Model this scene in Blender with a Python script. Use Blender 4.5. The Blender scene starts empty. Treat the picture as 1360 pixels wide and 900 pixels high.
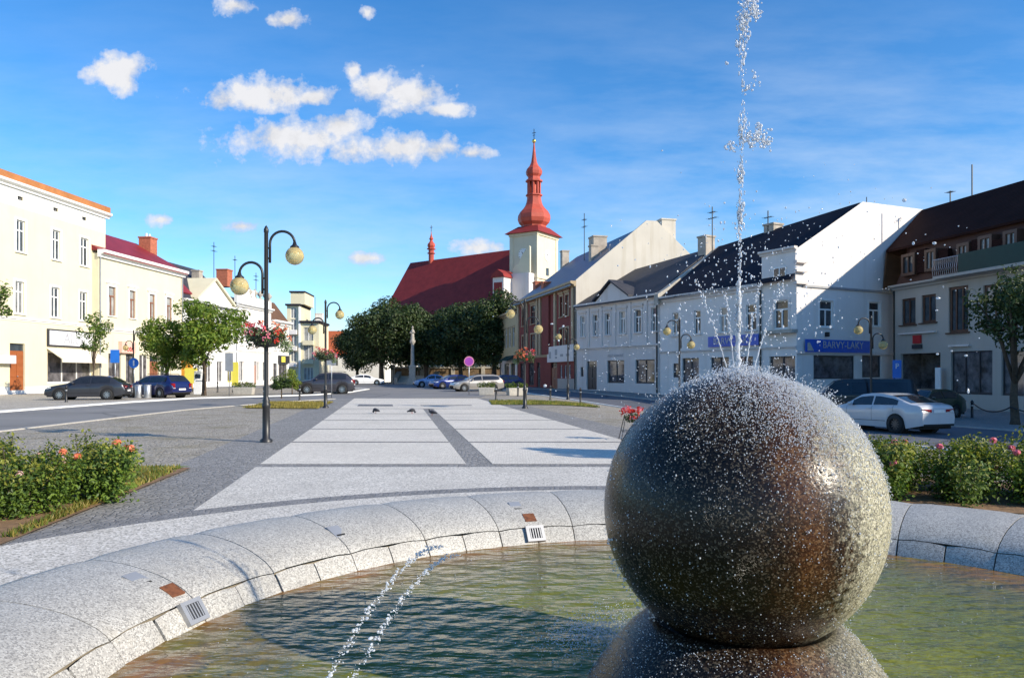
import bpy, bmesh, math, random
from mathutils import Vector, Matrix
random.seed(7)
PI = math.pi
S = bpy.context.scene
COL = S.collection
H = 1.55          # eye height
F = 1000.0        # focal length in photo pixels (1360 wide)
HZ = 496.0        # horizon row of the photo
R = math.radians

def smooth(a, b, x):
    t = max(0.0, min(1.0, (x - a) / (b - a)))
    return t * t * (3 - 2 * t)

def gz(x, y):
    """terrain height: level square, falling gently towards the street on the right"""
    u = x - (2.5 - 0.16 * (y - 17))
    return -0.65 * smooth(2, 12, u) * (1 - smooth(35, 75, y))

def gp(px, py):
    """point on level ground seen at a photo pixel"""
    Y = H * F / (py - HZ)
    return ((px - 680) / F * Y, Y)

# ------------------------------------------------------------------ objects
def tag(o, label=None, cat=None, group=None, kind=None):
    if label: o['label'] = label
    if cat: o['category'] = cat
    if group: o['group'] = group
    if kind: o['kind'] = kind
    return o

def empty(name, loc, rz=0.0, label=None, cat=None, group=None):
    o = bpy.data.objects.new(name, None)
    COL.objects.link(o)
    o.empty_display_size = 0.3
    o.location = loc
    o.rotation_euler = (0, 0, rz)
    return tag(o, label, cat, group)

def dup(root, loc, rz=0.0, label=None, group=None, scale=None):
    def cp(o, parent):
        c = o.copy()
        COL.objects.link(c)
        if parent is not None:
            c.parent = parent
        for ch in list(o.children):
            cp(ch, c)
        return c
    r = cp(root, None)
    r.location = loc
    r.rotation_euler = (0, 0, rz)
    if scale: r.scale = scale if hasattr(scale, '__len__') else (scale,) * 3
    if label: r['label'] = label
    if group: r['group'] = group
    return r

class MB:
    def __init__(self):
        self.v = []; self.f = []; self.m = []; self.M = None
    def add(self, pts, faces, mi=0):
        b = len(self.v)
        for p in pts:
            p = Vector(p)
            self.v.append(self.M @ p if self.M else p)
        for f in faces:
            self.f.append([b + i for i in f]); self.m.append(mi)
        return self
    def poly(self, pts, mi=0):
        return self.add(pts, [list(range(len(pts)))], mi)
    def box(self, x0, x1, y0, y1, z0, z1, mi=0):
        p = [(x0,y0,z0),(x1,y0,z0),(x1,y1,z0),(x0,y1,z0),(x0,y0,z1),(x1,y0,z1),(x1,y1,z1),(x0,y1,z1)]
        return self.add(p, [(0,3,2,1),(4,5,6,7),(0,1,5,4),(1,2,6,5),(2,3,7,6),(3,0,4,7)], mi)
    def prism(self, ring, vec, mi=0):
        """closed solid: ring of points swept along vec"""
        n = len(ring); vec = Vector(vec)
        a = [Vector(p) for p in ring]; b = [p + vec for p in a]
        fs = [list(range(n - 1, -1, -1)), list(range(n, 2 * n))]
        for i in range(n):
            j = (i + 1) % n
            fs.append([i, j, n + j, n + i])
        return self.add(a + b, fs, mi)
    def tube(self, pts, r, seg=8, mi=0, cap=True):
        pts = [Vector(p) for p in pts]
        n = len(pts)
        rs = r if hasattr(r, '__len__') else [r] * n
        vs = []; fs = []
        t0 = (pts[1] - pts[0]).normalized()
        ref = Vector((0, 0, 1)) if abs(t0.z) < 0.9 else Vector((1, 0, 0))
        nx = t0.cross(ref).normalized()
        for i in range(n):
            t = (pts[min(i + 1, n - 1)] - pts[max(i - 1, 0)]).normalized()
            nx = (nx - t * nx.dot(t))
            nx = nx.normalized() if nx.length > 1e-6 else t.orthogonal().normalized()
            ny = t.cross(nx)
            for k in range(seg):
                a = 2 * PI * k / seg
                vs.append(pts[i] + (nx * math.cos(a) + ny * math.sin(a)) * rs[i])
        for i in range(n - 1):
            for k in range(seg):
                k2 = (k + 1) % seg
                fs.append([i*seg+k, i*seg+k2, (i+1)*seg+k2, (i+1)*seg+k])
        if cap:
            fs.append([k for k in range(seg - 1, -1, -1)])
            fs.append([(n-1)*seg + k for k in range(seg)])
        return self.add(vs, fs, mi)
    def lathe(self, prof, seg=16, c=(0,0,0), mi=0, a0=0.0, a1=None, ang_off=0.0):
        full = a1 is None
        n = seg if full else seg + 1
        vs = []; fs = []
        for (r, z) in prof:
            for k in range(n):
                a = ang_off + (2 * PI * k / seg if full else a0 + (a1 - a0) * k / seg)
                vs.append((c[0] + r * math.cos(a), c[1] + r * math.sin(a), c[2] + z))
        for i in range(len(prof) - 1):
            for k in range(seg):
                k2 = (k + 1) % n if full else k + 1
                fs.append([i*n+k, i*n+k2, (i+1)*n+k2, (i+1)*n+k])
        return self.add(vs, fs, mi)
    def ball(self, c, r, seg=16, rings=10, mi=0):
        rr = r if hasattr(r, '__len__') else (r, r, r)
        vs = [(c[0], c[1], c[2] - rr[2])]; fs = []
        for i in range(1, rings):
            t = -PI/2 + PI * i / rings
            for k in range(seg):
                a = 2 * PI * k / seg
                vs.append((c[0] + rr[0]*math.cos(t)*math.cos(a), c[1] + rr[1]*math.cos(t)*math.sin(a), c[2] + rr[2]*math.sin(t)))
        vs.append((c[0], c[1], c[2] + rr[2]))
        for k in range(seg):
            k2 = (k + 1) % seg
            fs.append([0, 1 + k2, 1 + k])
            for i in range(rings - 2):
                a = 1 + i * seg
                fs.append([a + k, a + k2, a + seg + k2, a + seg + k])
            a = 1 + (rings - 2) * seg
            fs.append([a + k, a + k2, len(vs) - 1])
        return self.add(vs, fs, mi)
    def build(self, name, mats, parent=None, smooth_=False, local=True, loc=None, recalc=False):
        me = bpy.data.meshes.new(name)
        me.from_pydata([tuple(v) for v in self.v], [], self.f)
        if not isinstance(mats, (list, tuple)): mats = [mats]
        for m in mats: me.materials.append(m)
        if any(self.m): me.polygons.foreach_set('material_index', self.m)
        if recalc:
            bm = bmesh.new(); bm.from_mesh(me)
            bmesh.ops.remove_doubles(bm, verts=bm.verts, dist=1e-5)
            bmesh.ops.recalc_face_normals(bm, faces=bm.faces)
            bm.to_mesh(me); bm.free()
        if smooth_:
            me.polygons.foreach_set('use_smooth', [True] * len(me.polygons))
        me.update()
        o = bpy.data.objects.new(name, me)
        COL.objects.link(o)
        if parent is not None: o.parent = parent
        if loc is not None: o.location = loc
        return o

def bevel(o, w=0.02, seg=2):
    m = o.modifiers.new('Bevel', 'BEVEL'); m.width = w; m.segments = seg; m.limit_method = 'ANGLE'
    return o

def interp(tab, x):
    if x <= tab[0][0]: return tab[0][1]
    for (a, b), (c, d) in zip(tab, tab[1:]):
        if x <= c: return b + (d - b) * (x - a) / (c - a)
    return tab[-1][1]

def text(name, s, size, mat, parent, loc, rot, align='CENTER', ext=0.01, sx=1.0):
    cu = bpy.data.curves.new(name, 'FONT')
    cu.body = s; cu.size = size; cu.extrude = ext
    cu.align_x = align; cu.align_y = 'CENTER'
    cu.materials.append(mat)
    tmp = bpy.data.objects.new(name, cu)
    COL.objects.link(tmp)
    bpy.context.view_layer.update()
    me = bpy.data.meshes.new_from_object(tmp.evaluated_get(bpy.context.evaluated_depsgraph_get()))
    bpy.data.objects.remove(tmp)
    o = bpy.data.objects.new(name, me)
    COL.objects.link(o)
    o.parent = parent; o.location = loc; o.rotation_euler = rot; o.scale = (sx, 1, 1)
    return o

# ------------------------------------------------------------------ materials
class NT:
    def __init__(self, name):
        self.mat = bpy.data.materials.new(name); self.mat.use_nodes = True
        self.t = self.mat.node_tree; self.t.nodes.clear()
        self.out = self.n('ShaderNodeOutputMaterial')
    def n(self, typ, **kw):
        nd = self.t.nodes.new(typ)
        for k, v in kw.items():
            if k.startswith('i_'):
                key = k[2:]
                key = int(key) if key.isdigit() else key.replace('_', ' ')
                nd.inputs[key].default_value = v
            else: setattr(nd, k, v)
        return nd
    def l(self, a, b): self.t.links.new(a, b)
    def math(self, op, a, b=None, clamp=False):
        nd = self.n('ShaderNodeMath', operation=op, use_clamp=clamp)
        for i, x in enumerate((a, b)):
            if x is None: continue
            if isinstance(x, (int, float)): nd.inputs[i].default_value = x
            else: self.l(x, nd.inputs[i])
        return nd.outputs[0]
    def coords(self, scale=(1,1,1), world=False):
        if world:
            g = self.n('ShaderNodeNewGeometry').outputs['Position']
        else:
            g = self.n('ShaderNodeTexCoord').outputs['Object']
        mp = self.n('ShaderNodeMapping'); mp.inputs['Scale'].default_value = scale
        self.l(g, mp.inputs[0])
        return mp.outputs[0]
    def noise(self, co, scale, detail=3, rough=0.55):
        nd = self.n('ShaderNodeTexNoise'); nd.inputs['Scale'].default_value = scale
        nd.inputs['Detail'].default_value = detail; nd.inputs['Roughness'].default_value = rough
        self.l(co, nd.inputs['Vector'])
        return nd.outputs['Fac']
    def ramp(self, fac, stops, interp_='LINEAR'):
        r = self.n('ShaderNodeValToRGB'); r.color_ramp.interpolation = interp_
        e = r.color_ramp.elements
        while len(e) < len(stops): e.new(0.5)
        for el, (p, c) in zip(e, stops):
            el.position = p
            el.color = (c, c, c, 1) if isinstance(c, (int, float)) else (c[0], c[1], c[2], 1)
        self.l(fac, r.inputs[0])
        return r.outputs[0]
    def mix(self, fac, a, b, mode='MIX'):
        m = self.n('ShaderNodeMix', data_type='RGBA', blend_type=mode)
        if isinstance(fac, (int, float)): m.inputs[0].default_value = fac
        else: self.l(fac, m.inputs[0])
        for i, x in ((6, a), (7, b)):
            if isinstance(x, tuple): m.inputs[i].default_value = (x[0], x[1], x[2], 1)
            else: self.l(x, m.inputs[i])
        return m.outputs[2]
    def bump(self, h, strength=0.3, dist=0.02):
        b = self.n('ShaderNodeBump'); b.inputs['Strength'].default_value = strength; b.inputs['Distance'].default_value = dist
        self.l(h, b.inputs['Height'])
        return b.outputs[0]
    def bsdf(self, col, rough=0.7, metal=0.0, spec=0.5, normal=None, **kw):
        b = self.n('ShaderNodeBsdfPrincipled')
        for k, x in (('Base Color', col), ('Roughness', rough), ('Metallic', metal), ('Specular IOR Level', spec)):
            if isinstance(x, tuple): b.inputs[k].default_value = (x[0], x[1], x[2], 1)
            elif isinstance(x, (int, float)): b.inputs[k].default_value = x
            else: self.l(x, b.inputs[k])
        if normal is not None: self.l(normal, b.inputs['Normal'])
        for k, v in kw.items(): b.inputs[k.replace('_', ' ')].default_value = v
        return b
    def end(self, sh):
        self.l(sh.outputs[0] if hasattr(sh, 'outputs') else sh, self.out.inputs[0])
        return self.mat

def plain(name, c, rough=0.6, metal=0.0, spec=0.5, var=0.12, scale=3.0, bump=0.0, bscale=30, **kw):
    t = NT(name); co = t.coords()
    nz = t.noise(co, scale, 4)
    col = t.ramp(nz, [(0.25, tuple(x * (1 - var) for x in c)), (0.75, tuple(min(1, x * (1 + var)) for x in c))])
    nm = t.bump(t.noise(co, bscale, 3), bump, 0.01) if bump else None
    return t.end(t.bsdf(col, rough, metal, spec, nm, **kw))

def plaster(name, c, dirt=0.25, grime=(0.45, 0.42, 0.36)):
    """painted render: cloudy tone, fine grain, rain streaks running down"""
    t = NT(name); co = t.coords()
    big = t.noise(co, 0.5, 5, 0.6)
    col = t.ramp(big, [(0.3, tuple(x * 0.93 for x in c)), (0.7, tuple(min(1, x * 1.03) for x in c))])
    st = t.noise(t.coords((1.6, 1.6, 0.12)), 1.0, 5, 0.65)
    m = t.math('MULTIPLY', t.ramp(st, [(0.52, 0.0), (0.8, 1.0)]), dirt)
    col = t.mix(m, col, tuple(a * g * 1.6 for a, g in zip(c, grime)))
    nm = t.bump(t.noise(co, 40, 3), 0.15, 0.01)
    return t.end(t.bsdf(col, 0.85, 0, 0.25, nm))

def cobble(name, c1, c2, joint, scale, edge=0.06, bump=0.5, moss=None, big=0.15, stretch=(1,1,1)):
    t = NT(name); co = t.coords(stretch, world=True)
    v = t.n('ShaderNodeTexVoronoi'); v.inputs['Scale'].default_value = scale; v.inputs['Randomness'].default_value = 0.75
    t.l(co, v.inputs['Vector'])
    d = t.n('ShaderNodeTexVoronoi', feature='DISTANCE_TO_EDGE'); d.inputs['Scale'].default_value = scale; d.inputs['Randomness'].default_value = 0.75
    t.l(co, d.inputs['Vector'])
    sep = t.n('ShaderNodeSeparateColor'); t.l(v.outputs['Color'], sep.inputs[0])
    col = t.ramp(sep.outputs[0], [(0.0, c1), (1.0, c2)])
    bg = t.noise(co, 0.35, 5, 0.6)
    col = t.mix(t.ramp(bg, [(0.35, 0.0), (0.7, big * 2)]), col, tuple(x * 0.62 for x in c1))
    if moss:
        mn = t.noise(co, 0.8, 4)
        col = t.mix(t.ramp(mn, [(0.5, 0.0), (0.72, 0.6)]), col, moss)
    jm = t.ramp(d.outputs['Distance'], [(0.0, 1.0), (edge, 0.0)])
    col = t.mix(jm, col, joint)
    nm = t.bump(t.ramp(d.outputs['Distance'], [(0.0, 0.0), (edge * 2.5, 1.0)]), bump, 0.02)
    return t.end(t.bsdf(col, 0.75, 0, 0.35, nm))

def granite(name, base, dark, light, scale=130, rough=0.55, warm=None, world=True):
    """speckled stone"""
    t = NT(name); co = t.coords(world=world)
    v = t.n('ShaderNodeTexVoronoi'); v.inputs['Scale'].default_value = scale
    t.l(co, v.inputs['Vector'])
    sep = t.n('ShaderNodeSeparateColor'); t.l(v.outputs['Color'], sep.inputs[0])
    col = t.ramp(sep.outputs[0], [(0.0, dark), (0.22, dark), (0.3, base), (0.72, base), (0.82, light), (1.0, light)])
    bg = t.noise(co, 1.3, 6, 0.6)
    col = t.mix(t.ramp(bg, [(0.4, 0.0), (0.75, 0.45)]), col, tuple(x * 0.6 for x in base))
    if warm:
        w = t.noise(co, 2.2, 5, 0.6)
        col = t.mix(t.ramp(w, [(0.6, 0.0), (0.78, 0.5)]), col, warm)
    nm = t.bump(t.noise(co, scale * 0.8, 3), 0.25, 0.004)
    return t.end(t.bsdf(col, rough, 0, 0.4, nm))

def leafmat(name, c, trans=0.35, var=0.35):
    t = NT(name); co = t.coords()
    nz = t.noise(co, 1.7, 3)
    col = t.ramp(nz, [(0.3, tuple(x * (1 - var) for x in c)), (0.7, tuple(x * (1 + var) for x in c))])
    b = t.bsdf(col, 0.5, 0, 0.35)
    tr = t.n('ShaderNodeBsdfTranslucent')
    t.l(t.mix(1.0, col, (1.25, 1.3, 0.6), 'MULTIPLY'), tr.inputs[0])
    ms = t.n('ShaderNodeMixShader'); ms.inputs[0].default_value = trans
    t.l(b.outputs[0], ms.inputs[1]); t.l(tr.outputs[0], ms.inputs[2])
    return t.end(ms)

def glassmat(name, c=(0.02, 0.025, 0.03), var=1.0, rough=0.06):
    t = NT(name); co = t.coords()
    nz = t.noise(co, 1.1, 4, 0.7)
    col = t.ramp(nz, [(0.35, c), (0.7, tuple(x * (1 + var * 2.5) for x in c))])
    return t.end(t.bsdf(col, rough, 0, 0.6))

def tiles(name, c, sx=4.0, rough=0.7, axis=2, bumpk=0.4, spec=0.3):
    t = NT(name); co = t.coords()
    w = t.n('ShaderNodeTexWave', wave_type='BANDS', bands_direction='Z')
    w.inputs['Scale'].default_value = sx; w.inputs['Distortion'].default_value = 0.6; w.inputs['Detail'].default_value = 2
    t.l(co, w.inputs['Vector'])
    nz = t.noise(co, 0.8, 5, 0.65); n2 = t.noise(co, 9, 3)
    col = t.ramp(nz, [(0.3, tuple(x * 0.75 for x in c)), (0.7, tuple(x * 1.15 for x in c))])
    col = t.mix(t.math('MULTIPLY', n2, 0.35), col, tuple(x * 0.45 for x in c))
    nm = t.bump(w.outputs['Fac'], bumpk, 0.04)
    return t.end(t.bsdf(col, rough, 0, spec, nm))

M = {}
M['cream'] = plaster('cream_render', (0.71, 0.65, 0.46))
M['cream2'] = plaster('pale_cream_render', (0.70, 0.64, 0.47))
M['whiter'] = plaster('white_render', (0.80, 0.79, 0.75))
M['white2'] = plaster('grey_white_render', (0.69, 0.635, 0.60), 0.6)
M['white3'] = plaster('clean_white_render', (0.76, 0.715, 0.68), 0.4)
M['gable'] = plaster('old_beige_render', (0.60, 0.55, 0.47), 0.7)
M['beige'] = plaster('warm_beige_render', (0.43, 0.40, 0.36), 0.35)
M['yellowr'] = plaster('ochre_yellow_render', (0.52, 0.44, 0.27), 0.3)
M['redr'] = plaster('oxblood_render', (0.22, 0.058, 0.048), 0.5)
M['trim'] = plain('white_trim', (0.80, 0.79, 0.75), 0.8, var=0.05)
M['trim_ochre'] = plain('ochre_trim', (0.44, 0.34, 0.21), 0.8)
M['orange_edge'] = tiles('terracotta_edge', (0.50, 0.20, 0.07), 3)
M['roof_red'] = tiles('red_metal_roof', (0.26, 0.025, 0.032), 2.0, 0.5)
M['roof_church'] = tiles('dark_red_church_roof', (0.27, 0.032, 0.028), 1.2, 0.65, bumpk=0.15)
M['roof_orange'] = tiles('orange_tile_roof', (0.50, 0.13, 0.05), 2.0)
M['roof_slate'] = tiles('slate_roof', (0.052, 0.052, 0.062), 3.0, 0.6)
M['roof_bluegrey'] = tiles('sheet_metal_roof', (0.16, 0.17, 0.21), 0.8, 0.4)
M['roof_dark'] = tiles('dark_shingle_roof', (0.026, 0.026, 0.038), 3.0, 0.85, spec=0.12)
M['roof_brown'] = tiles('brown_shingle_roof', (0.034, 0.015, 0.013), 2.6, 0.9, spec=0.06)
M['timber'] = tiles('brown_board_cladding', (0.075, 0.032, 0.022), 0.3, 0.65)
M['timber_tan'] = tiles('weathered_board', (0.16, 0.085, 0.045), 0.5, 0.7)
M['redpaint'] = plain('vermilion_paint', (0.43, 0.070, 0.040), 0.6, var=0.25, scale=0.6)
M['brick'] = plain('chimney_brick', (0.42, 0.13, 0.07), 0.85, var=0.3, scale=5)
M['chim_grey'] = plain('chimney_render', (0.40, 0.35, 0.29), 0.85, var=0.25, scale=2)
M['fr_white'] = plain('white_window_paint', (0.78, 0.78, 0.76), 0.45, var=0.04)
M['fr_brown'] = plain('brown_window_paint', (0.24, 0.09, 0.045), 0.5, var=0.2)
M['fr_deep'] = plain('dark_brown_window_paint', (0.085, 0.040, 0.024), 0.55, var=0.25)
M['fr_dark'] = plain('dark_frame_paint', (0.035, 0.035, 0.04), 0.5)
M['glass'] = glassmat('window_glass')
M['glass_curtained'] = glassmat('curtained_glass', (0.22, 0.22, 0.21), 0.4, 0.1)  # pale curtain tone set in the glass colour
M['glass_shop'] = glassmat('shop_glass', (0.035, 0.033, 0.035), 2.0, 0.05)
M['wood_door'] = tiles('varnished_door', (0.36, 0.11, 0.035), 0.6, 0.5)
M['iron'] = plain('black_iron_paint', (0.018, 0.018, 0.020), 0.42, var=0.3)
M['steel'] = plain('galvanised_steel', (0.42, 0.43, 0.45), 0.42, 0.7, var=0.15)
M['greymetal'] = plain('grey_sign_back', (0.33, 0.34, 0.36), 0.5, 0.3)
M['gold'] = plain('gilded_metal', (0.75, 0.55, 0.15), 0.3, 0.9)
M['stone'] = plain('weathered_stone', (0.40, 0.37, 0.32), 0.9, var=0.3, scale=4, bump=0.4)
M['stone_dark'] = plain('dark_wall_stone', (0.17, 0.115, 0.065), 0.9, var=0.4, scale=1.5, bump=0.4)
M['concrete'] = plain('concrete', (0.45, 0.42, 0.37), 0.9, var=0.2, scale=6, bump=0.3)
M['blue_sign'] = plain('blue_sign_paint', (0.015, 0.10, 0.50), 0.4, var=0.15)
M['blue_road'] = plain('traffic_blue', (0.02, 0.17, 0.62), 0.35, var=0.08)
M['white_paint'] = plain('white_paint', (0.80, 0.80, 0.80), 0.4, var=0.04)
M['grey_letter'] = plain('silver_lettering', (0.42, 0.42, 0.45), 0.4)
M['red_sign'] = plain('red_sign_paint', (0.45, 0.02, 0.02), 0.4)
M['yellow_board'] = plain('yellow_board', (0.80, 0.70, 0.10), 0.5, var=0.06)
M['orange_board'] = plain('orange_print', (0.72, 0.30, 0.03), 0.5, var=0.35, scale=2.5)
M['awning'] = plain('cream_awning', (0.76, 0.68, 0.54), 0.85, var=0.06)
M['pink_awning'] = plain('pink_awning', (0.72, 0.45, 0.36), 0.85, var=0.1)
M['purple'] = plain('faded_sign_violet', (0.36, 0.06, 0.40), 0.4)
M['pinkring'] = plain('faded_sign_rim', (0.68, 0.25, 0.36), 0.4)
M['rubber'] = plain('tyre_rubber', (0.016, 0.016, 0.017), 0.8)
M['alloy'] = plain('alloy_wheel', (0.45, 0.46, 0.48), 0.3, 0.9)
M['alloy_dark'] = plain('dark_alloy_wheel', (0.10, 0.10, 0.11), 0.35, 0.8)
M['carglass'] = glassmat('car_glass', (0.012, 0.014, 0.018), 0.4, 0.03)
M['tail'] = plain('tail_lamp_red', (0.26, 0.008, 0.012), 0.15)
M['headl'] = plain('head_lamp_clear', (0.65, 0.67, 0.7), 0.1, 0.2)
M['plate'] = plain('number_plate', (0.75, 0.75, 0.73), 0.4)
M['under'] = plain('car_underbody', (0.012, 0.012, 0.012), 0.9)
M['green_panel'] = plain('dark_green_canvas', (0.010, 0.045, 0.035), 0.7)
M['bark'] = plain('tree_bark', (0.085, 0.06, 0.04), 0.95, var=0.4, scale=8, bump=0.6, bscale=20)
M['soil'] = plain('dry_soil_mulch', (0.22, 0.13, 0.065), 0.95, var=0.5, scale=14, bump=0.8, bscale=50)
M['lawn'] = plain('dry_lawn', (0.20, 0.17, 0.045), 0.95, var=0.5, scale=5, bump=0.6, bscale=60)
M['lawn_green'] = plain('green_lawn', (0.15, 0.19, 0.035), 0.95, var=0.4, scale=4, bump=0.6, bscale=60)
def paint(name, c, metal=0.0):
    t = NT(name)
    nz = t.noise(t.coords(), 2.0, 3)
    col = t.ramp(nz, [(0.3, tuple(x * 0.94 for x in c)), (0.7, tuple(min(1, x * 1.04) for x in c))])
    return t.end(t.bsdf(col, 0.32, metal, 0.5, None, Coat_Weight=0.8, Coat_Roughness=0.05))
# ------------------------------------------------------------------ camera, light, sky
cam = bpy.data.objects.new('camera', bpy.data.cameras.new('camera'))
COL.objects.link(cam); S.camera = cam
cam.location = (0, 0, H); cam.rotation_euler = (PI/2, 0, 0)
cam.data.sensor_width = 36; cam.data.lens = F / 1360 * 36
cam.data.shift_y = (HZ - 450) / 1360
cam.data.clip_start = 0.05; cam.data.clip_end = 5000

SUN_EL = R(27); SUN_AZ = R(117)      # azimuth clockwise from +Y
sv = Vector((math.sin(SUN_AZ) * math.cos(SUN_EL), math.cos(SUN_AZ) * math.cos(SUN_EL), math.sin(SUN_EL)))
sun = bpy.data.objects.new('sun', bpy.data.lights.new('sun', 'SUN'))
COL.objects.link(sun)
sun.data.energy = 5.0; sun.data.angle = R(0.5); sun.data.color = (1.0, 0.90, 0.74)
sun.rotation_euler = sv.to_track_quat('Z', 'Y').to_euler(); sun.location = (40, -30, 60)

W = bpy.data.worlds.new('World'); S.world = W; W.use_nodes = True
wt = NT.__new__(NT); wt.t = W.node_tree; wt.t.nodes.clear()
wo = wt.n('ShaderNodeOutputWorld')
sky = wt.n('ShaderNodeTexSky', sky_type='NISHITA')
sky.sun_disc = False; sky.sun_elevation = SUN_EL; sky.sun_rotation = SUN_AZ
sky.air_density = 1.0; sky.dust_density = 0.35; sky.ozone_density = 3.2; sky.altitude = 300
hs = wt.n('ShaderNodeHueSaturation'); hs.inputs['Saturation'].default_value = 1.27; hs.inputs['Value'].default_value = 1.0
wt.l(sky.outputs[0], hs.inputs['Color'])
tc = wt.n('ShaderNodeTexCoord')
sx = wt.n('ShaderNodeSeparateXYZ'); wt.l(tc.outputs['Generated'], sx.inputs[0])
yy = wt.math('MAXIMUM', sx.outputs[1], 0.05)
uu = wt.math('DIVIDE', sx.outputs[0], yy); vv = wt.math('DIVIDE', sx.outputs[2], yy)
cb = wt.n('ShaderNodeCombineXYZ'); wt.l(uu, cb.inputs[0]); wt.l(vv, cb.inputs[1])
n1 = wt.noise(cb.outputs[0], 16, 8, 0.62)
n2 = wt.noise(cb.outputs[0], 42, 5, 0.6)
nn = wt.math('ADD', wt.math('MULTIPLY', wt.math('SUBTRACT', n1, 0.5), 2.0), wt.math('MULTIPLY', wt.math('SUBTRACT', n2, 0.5), 1.1))
# cloud puffs: azimuth / elevation tangents and their half extents (photo pixels / 1000)
PUFFS = [(355,128,95,22),(300,134,40,18),(410,130,42,14),(540,126,62,24),(500,118,38,20),(590,147,46,11),
         (390,184,100,27),(450,166,45,20),(470,200,48,18),(535,196,62,22),(575,198,52,17),(625,203,30,10),
         (160,94,42,20),(168,108,18,18),(315,8,28,12),(383,26,32,13),(487,17,11,8),(468,95,11,12),
         (213,292,22,9),(322,300,28,9),(487,343,26,9),(640,328,34,11)]
acc = None
for (px, py, rx, ry) in PUFFS:
    a = wt.math('MULTIPLY', wt.math('SUBTRACT', uu, (px - 680) / F), F / (rx*1.22))
    b = wt.math('MULTIPLY', wt.math('SUBTRACT', vv, (HZ - py) / F), F / (ry*1.28))
    q = wt.math('ADD', wt.math('MULTIPLY', a, a), wt.math('MULTIPLY', b, b))
    d = wt.math('SUBTRACT', 1.0, wt.math('SQRT', q))
    acc = d if acc is None else wt.math('MAXIMUM', acc, d)
acc = wt.math('MAXIMUM', acc, -1.5)
den = wt.math('ADD', acc, wt.math('MULTIPLY', nn, 1.35))
puff = wt.ramp(den, [(0.10, 0.0), (0.34, 0.55), (0.75, 0.98)])
# thin high veils and a pale bank low on the right
mpv = wt.n('ShaderNodeMapping'); mpv.inputs['Scale'].default_value = (2.2, 9.0, 1.0); mpv.inputs['Rotation'].default_value = (0, 0, 0.12)
wt.l(cb.outputs[0], mpv.inputs[0])
v1 = wt.noise(mpv.outputs[0], 1.6, 7, 0.6)
lowband = wt.math('MULTIPLY', wt.ramp(vv, [(0.02, 1.0), (0.14, 1.0), (0.24, 0.65), (0.36, 0.32), (0.5, 0.08)]), wt.ramp(uu, [(0.0, 0.55), (0.35, 1.0)]))
veil = wt.math('MULTIPLY', wt.ramp(v1, [(0.38, 0.0), (0.70, 0.95)]), lowband)
ccol = wt.ramp(den, [(0.1, (0.46, 0.54, 0.70)), (0.8, (0.68, 0.68, 0.70))])
shade = wt.ramp(n1, [(0.36, 0.80), (0.56, 1.0)])
ccol = wt.mix(1.0, ccol, shade, 'MULTIPLY')
SKYK = 0.128
skyb = wt.mix(1.0, hs.outputs[0], (SKYK*1.08, SKYK*1.20, SKYK*1.29), 'MULTIPLY')
c1 = wt.mix(wt.math('MULTIPLY', veil, 0.85), skyb, (0.58, 0.68, 0.80))
c2 = wt.mix(puff, c1, ccol)
front = wt.math('GREATER_THAN', sx.outputs[1], 0.06)
c3 = wt.mix(front, skyb, c2)
bg = wt.n('ShaderNodeBackground'); bg.inputs[1].default_value = 1.0
wt.l(c3, bg.inputs[0]); wt.l(bg.outputs[0], wo.inputs[0])

S.view_settings.view_transform = 'Standard'
S.view_settings.look = 'None'
S.view_settings.exposure = 0.38
S.view_settings.gamma = 1.0
S.cycles.max_bounces = 8
S.cycles.transparent_max_bounces = 8
S.cycles.use_denoising = True
S.cycles.sample_clamp_indirect = 4.0

# ------------------------------------------------------------------ ground
def frange(a, b, s):
    n = int(round((b - a) / s)); return [a + s * i for i in range(n + 1)]

M['g_cobble'] = cobble('street_cobbles', (0.33, 0.295, 0.245), (0.47, 0.42, 0.345), (0.15, 0.125, 0.085), 9.0, 0.07, 0.6, moss=(0.20, 0.17, 0.075))
M['g_path'] = cobble('dark_path_setts', (0.235, 0.225, 0.21), (0.345, 0.33, 0.31), (0.12, 0.112, 0.10), 11.0, 0.06, 0.5)
M['g_white'] = cobble('white_mosaic_paving', (0.62, 0.57, 0.49), (0.79, 0.735, 0.64), (0.42, 0.385, 0.33), 20.0, 0.06, 0.3, big=0.16)
M['g_ring'] = granite('speckled_granite_paving', (0.62, 0.575, 0.50), (0.33, 0.305, 0.26), (0.80, 0.75, 0.67), 60, 0.7)
M['g_dark'] = cobble('grey_sett_band', (0.20, 0.195, 0.19), (0.30, 0.29, 0.28), (0.11, 0.105, 0.10), 14.0, 0.06, 0.4)
M['g_walk'] = cobble('sidewalk_setts', (0.40, 0.36, 0.30), (0.52, 0.47, 0.40), (0.22, 0.19, 0.15), 10.0, 0.06, 0.3)
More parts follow.
